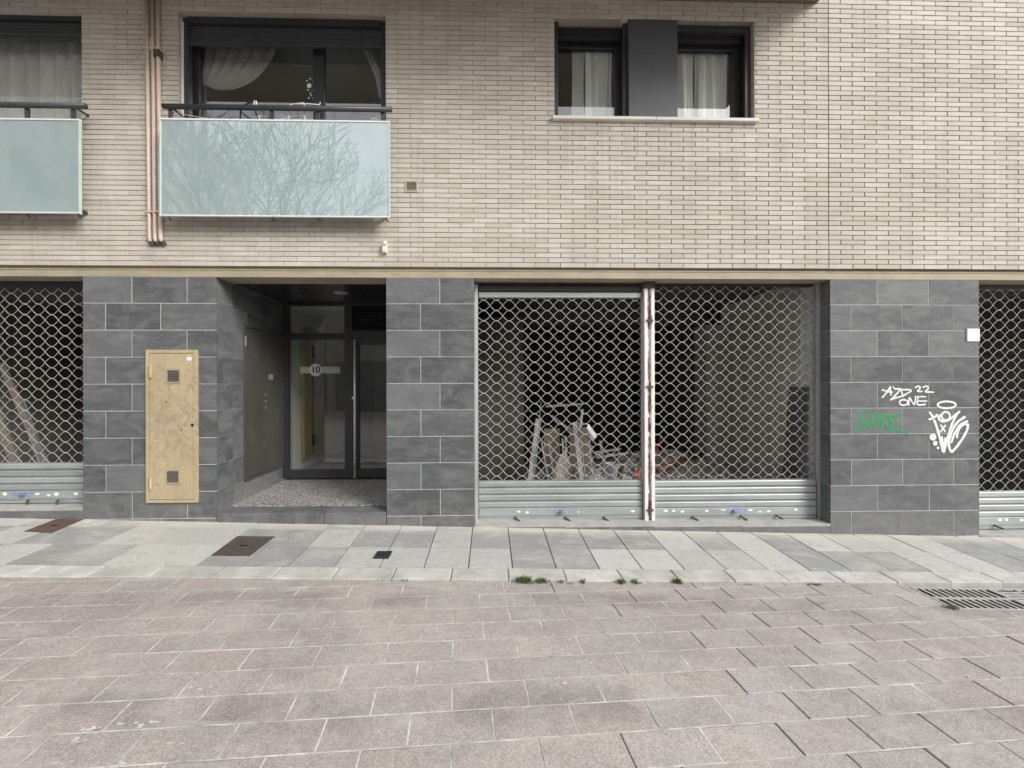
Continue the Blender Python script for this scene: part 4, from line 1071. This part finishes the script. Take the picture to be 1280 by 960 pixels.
for k, (a, b_, c, d, y) in enumerate(((680, 536, 700, 600, .95), (712, 534, 738, 600, .92))):
    p, q = at(a, b_, y), at(c, d, y); mb = MB(); mb.box(p.x, q.x, y, y+.02, -.12, p.z); mb.build('sheet', CARD, t)
# sack: a slumped closed bag
mb = MB(); c = at(703, 572, .72)
def sack(s, t):
    a = 2*math.pi*s; h = t; r_ = (.16*math.sin(math.pi*min(1, .15+.9*h))**.6+.02) * (1+.14*math.sin(3*a+5*h)+.08*math.sin(7*a+9*h))
    if h > .97: r_ = .005
    return (c.x+r_*math.cos(a)*.95+.03*h, .72+r_*math.sin(a)*.6, -.12 + .84*h)
mb.sheet(sack, 28, 16); tag(mb.build('sack', SACKM, None, smooth=True), 'pale dusty sack slumped among the metal profiles', 'sack')
# rag over the profile
mb = MB(); mb.sheet(lambda s, t: tuple(at(731+8*t+s*(5+3*t), 533+15*t+3*math.sin(5*s), .6+.02*math.sin(8*s))), 8, 6); tag(mb.build('rag', CURT, None, smooth=True), 'bluish white rag hung over the profile right of the channel', 'rag')
# bucket
t = thing('bucket', at(764, 600, .5), 'small whitish plastic bucket at the right of the heap', 'bucket')
c = at(764, 590, .55); n = 18; mb = MB(); zb_ = at(764, 606, .55).z; zt_ = at(764, 579, .55).z
rings = [(.065, zb_), (.085, zt_), (.092, zt_), (.092, zt_-.015), (.080, zt_-.006), (.060, zb_+.01)]
mb.add([(c.x+r_*math.cos(2*math.pi*k/n), .55+r_*math.sin(2*math.pi*k/n), z) for r_, z in rings for k in range(n)], [(i*n+k, i*n+(k+1) % n, (i+1)*n+(k+1) % n, (i+1)*n+k) for i in range(5) for k in range(n)] + [tuple(range(n-1, -1, -1))])
mb.build('tub', plain('dirty_bucket', (.42, .42, .40), .6, dirt=(.2, .18, .15)), t, smooth=False)
mb = MB(); mb.tube([(c.x+.09*math.cos(a), .55-.05, zt_-.01-.05*math.sin(a)) for a in [math.pi*k/10 for k in range(11)]], .003, 5); mb.build('handle', STEEL, t)
mb = MB(); mb.tube([at(800, 604, .7), at(797, 596, .7), at(800, 586, .8), at(806, 578, .9)], .02, 8); mb.tube([at(806, 578, .9), at(819, 568, 1.2), at(826, 545, 1.6)], .014, 8)
tag(mb.build('warning_ribbon', RED, None, smooth=True), 'crumpled red warning ribbon behind the rusty white post', 'ribbon')
mb = MB(); mb.tube([at(822, 588, 1.0), at(850, 576, 1.5), at(878, 566, 2.2)], .035, 8); tag(mb.build('rusty_pipe', ORANGE, None, smooth=True), 'rusty orange pipe lying on the shop rubble', 'pipe')
mb = MB()
hp = lambda x, y: .58*math.exp(-((x-2.9)**2/1.3+(y-2.1)**2/1.2)) + .50*math.exp(-((x-1.05)**2/.32+(y-1.25)**2/.35))
for k in range(1500):
    x, y = (rnd.uniform(1.2, 3.9), rnd.uniform(.45, 4.5)) if k % 3 else (rnd.uniform(.45, 1.75), rnd.uniform(.6, 2.2)); s = rnd.uniform(.015, .075); z = -.12 + hp(x, y) + s*.3
    a = rnd.uniform(0, 3); vs_ = [(x+s*rnd.uniform(.6, 1.2)*math.cos(a+q*2*math.pi/5), y+s*rnd.uniform(.6, 1.2)*math.sin(a+q*2*math.pi/5), z-s*.5) for q in range(5)]
    top_ = [(x+(p[0]-x)*.6, y+(p[1]-y)*.6, z+s*rnd.uniform(.2, .6)) for p in vs_]
    mb.add(vs_+top_, [(q, (q+1) % 5, 5+(q+1) % 5, 5+q) for q in range(5)]+[(5, 6, 7, 8, 9)])
mb.sheet(lambda s, t: (.3+3.6*s, .45+4.2*t, -.13 + hp(.3+3.6*s, .45+4.2*t)), 26, 26)
tag(mb.build('rubble_heap', RUBB, None), 'low heap of brown rubble on the shop floor', 'rubble', kind='stuff')
for (u0, v0, u1, v1, y0, y1, lab) in ((682, 508, 728, 505, 1.5, 1.5, 'grey bar lying level at the back of the heap'), (690, 520, 742, 560, 1.3, 1.0, 'grey bar slanting down to the right behind the sack'), (728, 512, 722, 560, 1.4, 1.1, 'grey upright bar at the back of the heap'), (740, 588, 790, 578, 1.2, 1.6, 'grey bar lying low beside the bucket')):
    mb = MB(); mb.bar(at(u0, v0, y0), at(u1, v1, y1), .035, .03, (0, 1, 0)); tag(mb.build('scrap_bar', PALEM, None), lab, 'scrap bar', 'scrap bars in the heap')
# leaning board added to stand for the dark triangle in the right corner
mb = MB(); mb.bar((3.935, .45, 1.55), (3.80, .45, -.12), .30, .03, (0, 1, 0)); tag(mb.build('stand_in_board', plain('dark_board', (.10, .098, .09), .8), None), 'dark board added for the dark triangle by the pale side wall of the shop', 'board')
for k, (u0, v0, u1, v1, w, m, lab) in enumerate(((2, 455, 66, 600, .07, TIMB, 'longest grey plank slanting behind the left shutter'), (12, 470, 52, 585, .03, PALEM, 'thin bright rail slanting beside the longest plank'),
        (-10, 500, 28, 600, .09, TIMB, 'broad brownish plank slanting at the photo edge'), (30, 500, 60, 585, .02, PALEM, 'thin dull rail slanting nearest the stone pier'))):
    a, b_ = at(u0, v0, 1.1), at(u1, v1, .6); tt = (a-b_).normalized(); b_ = b_ + tt*((.1-b_.z)/tt.z)
    mb = MB(); mb.bar(a, b_, w, w*.5); tag(mb.build('plank', m, None), lab, 'plank', 'planks and rails leaning in the left shop')

# ================================================================== STREET DETAILS
def cover(pts, m, label, off=.004):
    P = [on(u, v, *PAVE) for u, v in pts]
    t = thing('manhole_cover', (sum(p.x for p in P)/4, sum(p.y for p in P)/4, P[0].z), label, 'manhole cover', 'rusty covers in the pavement')
    cx, cy = sum(p.x for p in P)/4, sum(p.y for p in P)/4
    pl_ = [(p.x, p.y) for p in P]
    if sum(pl_[i][0]*pl_[(i+1) % 4][1]-pl_[(i+1) % 4][0]*pl_[i][1] for i in range(4)) < 0: pl_.reverse()
    fr = MB()
    for i in range(4):
        a, b_ = pl_[i], pl_[(i+1) % 4]; k = .10
        ia, ib = (a[0]+(cx-a[0])*k, a[1]+(cy-a[1])*k), (b_[0]+(cx-b_[0])*k, b_[1]+(cy-b_[1])*k)
        fr.prism([a, b_, ib, ia], lambda x, y: zp(x, y)+off, .012, .001)
    fr.build('rim', m, t)
    mb = MB(); mb.prism([(x+(cx-x)*.115, y+(cy-y)*.115) for x, y in pl_], lambda x, y: zp(x, y)+off-.001, .01, .002); lid = mb.build('lid', m, t)
    mb = MB(); mb.box(cx-.035, cx+.035, cy-.012, cy+.012, zp(cx, cy)+off-.002, zp(cx, cy)+off+.003); mb.build('lifting_slot', BLACK, lid)
cover([(29.7, 664.5), (64, 666.6), (104, 649.7), (71, 648.9)], IRON, 'reddish rusty square cover near the left shutter')
cover([(263.8, 694.7), (312, 695.5), (344.2, 671), (296.6, 670.5)], IRON2, 'dark brown iron cover in the slabs below the porch step')
t = thing('floor_drain', (-1.02, -.705, zp(-1.02, -.7)), 'small square black drain grating in the pavement slabs', 'drain')
mb = MB(); cx, cy = -1.02, -.706; zt_ = zp(cx, cy)+.004; mb.box(cx-.070, cx+.070, cy-.066, cy+.066, zt_-.006, zt_); mb.build('pit', BLACK, t)
mb = MB()
for k in range(6): mb.box(cx-.07+.0235*k, cx-.07+.0235*k+.010, cy-.066, cy+.066, zt_, zt_+.005)
for k in (-1, 1): mb.box(cx-.072, cx+.072, cy+k*.068-.006, cy+k*.068+.006, zt_-.006, zt_+.006)
mb.build('grating', DGREY, t)
# storm grates
GP = tag(MB().add([(GR[0], GR[2], zs(GR[0], GR[2])-.45), (GR[1], GR[2], zs(GR[1], GR[2])-.45), (GR[1], GR[3], zs(GR[1], GR[3])-.45), (GR[0], GR[3], zs(GR[0], GR[3])-.45),
        (GR[0], GR[2], zs(GR[0], GR[2])-.012), (GR[1], GR[2], zs(GR[1], GR[2])-.012), (GR[1], GR[3], zs(GR[1], GR[3])-.012), (GR[0], GR[3], zs(GR[0], GR[3])-.012)],
        [(0, 1, 2, 3), (0, 4, 5, 1), (1, 5, 6, 2), (2, 6, 7, 3), (3, 7, 4, 0)]).build('gully_pit', BLACK, street))
# the sheet under the street must not cover the pit
sv = [(-60, -60), (60, -60), (60, kerb_y(60)), (-60, kerb_y(-60))]
mbs = MB()
def sheetpoly(poly):
    mbs.add([(x, y, zs(x, y)-.0185) for x, y in poly], [tuple(range(len(poly)))])
a, b_, c_, d_ = GR
sheetpoly(clip(sv, 1, 0, a)); r1 = clip(sv, -1, 0, -a); sheetpoly(clip(r1, -1, 0, -b_)); r2 = clip(r1, 1, 0, b_); sheetpoly(clip(r2, 0, 1, c_))
street.data = mbs.mesh('street', JOINTD, (0, -4, 0))
def grate(x0, x1, across, label):
    y0, y1 = GR[2]+.004, GR[3]-.004; w = .022
    t = thing('storm_grate', ((x0+x1)/2, (y0+y1)/2, zs(x0, y0)), label, 'drain grate', 'iron storm grates at the kerb')
    zt = lambda x: zs(x, y0)+.002
    def sb(a, b_, c, d, drop=0.):
        m_ = MB(); m_.add([(a, c, zt(a)-drop), (b_, c, zt(b_)-drop), (b_, d, zt(b_)-drop), (a, d, zt(a)-drop), (a, c, zt(a)-.010), (b_, c, zt(b_)-.010), (b_, d, zt(b_)-.010), (a, d, zt(a)-.010)], [(0, 1, 2, 3), (4, 5, 1, 0), (5, 6, 2, 1), (6, 7, 3, 2), (7, 4, 0, 3)]); return m_
    fr = sb(x0, x1, y0, y0+w); 
    for q in (sb(x0, x1, y1-w, y1), sb(x0, x0+w, y0+w, y1-w), sb(x1-w, x1, y0+w, y1-w)): fr.add(q.v, q.f)
    ym = (y0+y1)/2
    if across: 
        q = sb(x0+w, x1-w, ym-.014, ym+.014); fr.add(q.v, q.f)
    else:
        for xx in (x0+(x1-x0)/3, x0+2*(x1-x0)/3): q = sb(xx-.014, xx+.014, y0+w, y1-w); fr.add(q.v, q.f)
    fr.build('grate_frame', GRATE, t)
    if across:
        n = 11; st = (x1-x0-2*w)/n
        for k in range(n-1):
            xx = x0+w+st*(k+1)
            for c, d in ((y0+w, ym-.014), (ym+.014, y1-w)): sb(xx-.0115, xx+.0115, c, d, .002).build('bar', GRATE, t)
    else:
        n = 7; st = (y1-y0-2*w)/n
        for k in range(n-1):
            yy = y0+w+st*(k+1)
            for c, d in ((x0+w, x0+(x1-x0)/3-.014), (x0+(x1-x0)/3+.014, x0+2*(x1-x0)/3-.014), (x0+2*(x1-x0)/3+.014, x1-w)): sb(c, d, yy-.012, yy+.012, .002).build('bar', GRATE, t)
grate(GR[0]+.003, 4.415, True, 'iron grate with slanting bars in two rows, moss at its corner')
grate(4.418, GR[1]-.003, False, 'iron grate with short cross slots at the right photo edge')
# weeds
def tuft(u, v, w, h, n, m, label, plane_, name='weed_tuft', flat=.5):
    c = on(u, v, *plane_); mb = MB()
    for k in range(n):
        x = c.x + rnd.gauss(0, w*.33); y = c.y + rnd.gauss(0, .012); a = rnd.uniform(0, 6.28); hh = h*rnd.uniform(.4, 1.1)*math.exp(-((x-c.x)/w)**2); l = hh*rnd.uniform(.2, 1.0)*flat*2
        bw = rnd.uniform(.002, .0042); dx, dy = math.cos(a)*l, math.sin(a)*l*.7; px_, py_ = -math.sin(a)*bw, math.cos(a)*bw; z0 = c.z-.006
        mb.add([(x-px_, y-py_, z0), (x+px_, y+py_, z0), (x+dx*.4+px_, y+dy*.4+py_, z0+hh*.65), (x+dx*.4-px_, y+dy*.4-py_, z0+hh*.65), (x+dx, y+dy, z0+hh)], [(0, 1, 2, 3), (3, 2, 4)])
    return tag(mb.build(name, m, None), label, 'weed', 'weeds growing in the joints')
for (u, v, w, h, n, lab) in ((655, 728, .11, .075, 170, 'tallest green grass tuft at the kerb, below the leaning metal heap'), (677, 728, .08, .055, 100, 'low spreading grass tuft just right of the tallest one'), (700, 728, .06, .03, 30, 'sparse grass blades by the cracked kerb joint'),
        (729, 728.5, .03, .05, 34, 'small lone grass tuft left of the paired tufts'), (777, 729, .05, .055, 80, 'larger of two close grass tufts below the rusty post'), (795, 729, .045, .045, 55, 'smaller of two close grass tufts below the rusty post'),
        (847, 729, .06, .06, 100, 'grass tuft standing alone below the right centre shutter')):
    tuft(u, v, w, h, n, GRASS, lab, STRT)
for (u, v, w, h, n, lab, pl_) in ((1018, 731, .13, .02, 130, 'flat creeping weed along the kerb joint below the right pier', STRT), (1189, 760, .07, .03, 110, 'mossy weed at the corner of the iron grate', STRT), (505, 725, .06, .018, 40, 'thin dark moss at the kerb joint below the first pier', STRT), (296, 720, .06, .014, 40, 'tiny dark moss line at the kerb below the brown cover', STRT),
        (1146, 668.5, .09, .03, 70, 'low weed at the foot of the graffiti pier, nearer the green tag', PAVE), (1193, 669.5, .06, .022, 40, 'small weed at the foot of the pier beside the right shutter', PAVE)):
    tuft(u, v, w, h, n, MOSS, lab, pl_, flat=.9)
for (u, v, w, h, n, lab) in ((668, 729, .22, .016, 90, 'thin line of short blades linking the two biggest tufts'), (712, 729, .09, .014, 40, 'faint line of blades right of the cracked kerb joint'), (476, 725, .08, .012, 30, 'short moss line at the kerb left of the thin dark moss'), (880, 730, .12, .012, 40, 'faint moss line right of the lone tuft'), (935, 730.5, .12, .012, 40, 'faint moss line midway between lone tuft and creeping weed'), (400, 722, .10, .012, 36, 'faint moss line between the brown cover and the small drain'), (1075, 732, .12, .014, 44, 'faint moss line left of the iron grate')):
    tag(tuft(u, v, w, h, n, MOSS, lab, STRT, flat=.9), kind='stuff')
for k, (u, v, m, lab) in enumerate(((989, 861, YELL, 'yellow crumb of litter on the pavers nearer the middle'), (1211, 847, YELL, 'yellow crumb of litter on the pavers at the right'))):
    c = on(u, v, *STRT); mb = MB(); mb.bar(c+Vector((-.009, 0, .004)), c+Vector((.008, .003, .005)), .009, .004, (0, 1, 0)); tag(mb.build('litter', m, None), lab, 'litter')
mb = MB()
for k in range(12):
    p = on(114+rnd.gauss(0, 5), 653+rnd.gauss(0, 1.8), *PAVE); r0 = rnd.uniform(.006, .022)
    mb.add([(p.x+r0*math.cos(q)*rnd.uniform(.6, 1.4), p.y+r0*math.sin(q)*rnd.uniform(.6, 1.3), zp(p.x, p.y)+.004+k*.0002) for q in [2*math.pi*i/8 for i in range(8)]], [tuple(range(8))])
tag(mb.build('paint_splash', STICKW, None), 'white splash on the slabs right of the reddish cover', 'splash', kind='stuff')

# ================================================================== ACROSS THE STREET (seen in the glass)
def opposite(x0, x1, y, h, cols, rows, label, shop=True):
    zg = zs((x0+x1)/2, y)-.8
    t = thing('opposite_building', ((x0+x1)/2, y, zg), label, 'building')
    mb = MB(); mb.box(x0, x1, y-9, y, zg, h); mb.build('wall', OPPW, t)
    mb = MB(); mb.box(x0-.15, x1+.15, y-.1, y+.3, h-.25, h+.05); mb.build('cornice', FASCIA, t)
    w = (x1-x0)/cols
    for i in range(cols):
        for k in range(rows):
            cx = x0+w*(i+.5); z0 = 4.2+3.0*k
            if z0+1.6 > h-.4: continue
            mb = MB(); frame(mb, cx-.6, cx+.6, z0, z0+1.6, y+.001, y+.06, .08); f_ = mb.build('window', OPPW, t)
            mb = MB(); mb.box(cx-.52, cx+.52, y+.002, y+.02, z0+.08, z0+1.52); mb.build('pane', OPPD, f_)
        if shop:
            cx = x0+w*(i+.5); mb = MB(); frame(mb, cx-w*.42, cx+w*.42, zg+.3, 2.9, y+.001, y+.08, .12); f_ = mb.build('shop_window', (TIMB, CARD, DGREY)[i % 3], t)
            mb = MB(); mb.box(cx-w*.42+.12, cx+w*.42-.12, y+.002, y+.03, zg+.42, 2.78); mb.build('pane', OPPD, f_)
opposite(-34, -16.2, -13.5, 15.5, 7, 4, 'tall rendered building across the street, seen in the balcony glass')
opposite(-12.6, 16, -15.5, 6.6, 8, 1, 'low row of shops across the street, seen in the door glass')
# bare winter tree
tr = thing('bare_tree', (-9.2, -11.2, zs(-9, -11)), 'bare branched winter tree across the street, mirrored in the balcony glass', 'tree')
trng = random.Random(21)
twigs = MB(); trunk = MB()
def grow(p, d, ln, r, depth):
    n = 3; pts = [p]; rr = [r]
    for i in range(n):
        d = (d + Vector((trng.gauss(0, .10), trng.gauss(0, .10), trng.gauss(.04, .06)))).normalized(); p = p + d*(ln/n); pts.append(p); rr.append(max(.0085, r*(1-.25*(i+1)/n)))
    (trunk if depth > 4 else twigs).tube(pts, rr, 6 if depth > 3 else 3, False)
    if depth == 0: return
    k = 3 if depth > 1 else 2
    for i in range(k):
        ax = d.orthogonal().normalized(); ax = Matrix.Rotation(trng.uniform(0, 6.28), 3, d) @ ax
        nd = (d*1.0 + ax*trng.uniform(.35, .85)).normalized()
        grow(pts[-1] if i < 2 else pts[2], nd, ln*trng.uniform(.62, .86), rr[-1]*.72, depth-1)
b0 = Vector((-9.2, -11.2, zs(-9, -11)-.1))
for k in range(7):
    a = 2*math.pi*k/7+.4
    if k == 0: trunk.tube([b0, b0+Vector((0, 0, 1.4)), b0+Vector((.05, 0, 2.8))], [.26, .2, .17], 9)
    grow(b0+Vector((.05, 0, 2.6)), Vector((math.cos(a)*.55, math.sin(a)*.55, 1)).normalized(), 2.7, .115, 6)
trunk.build('trunk', BARK, tr); twigs.build('crown', BARK, tr)
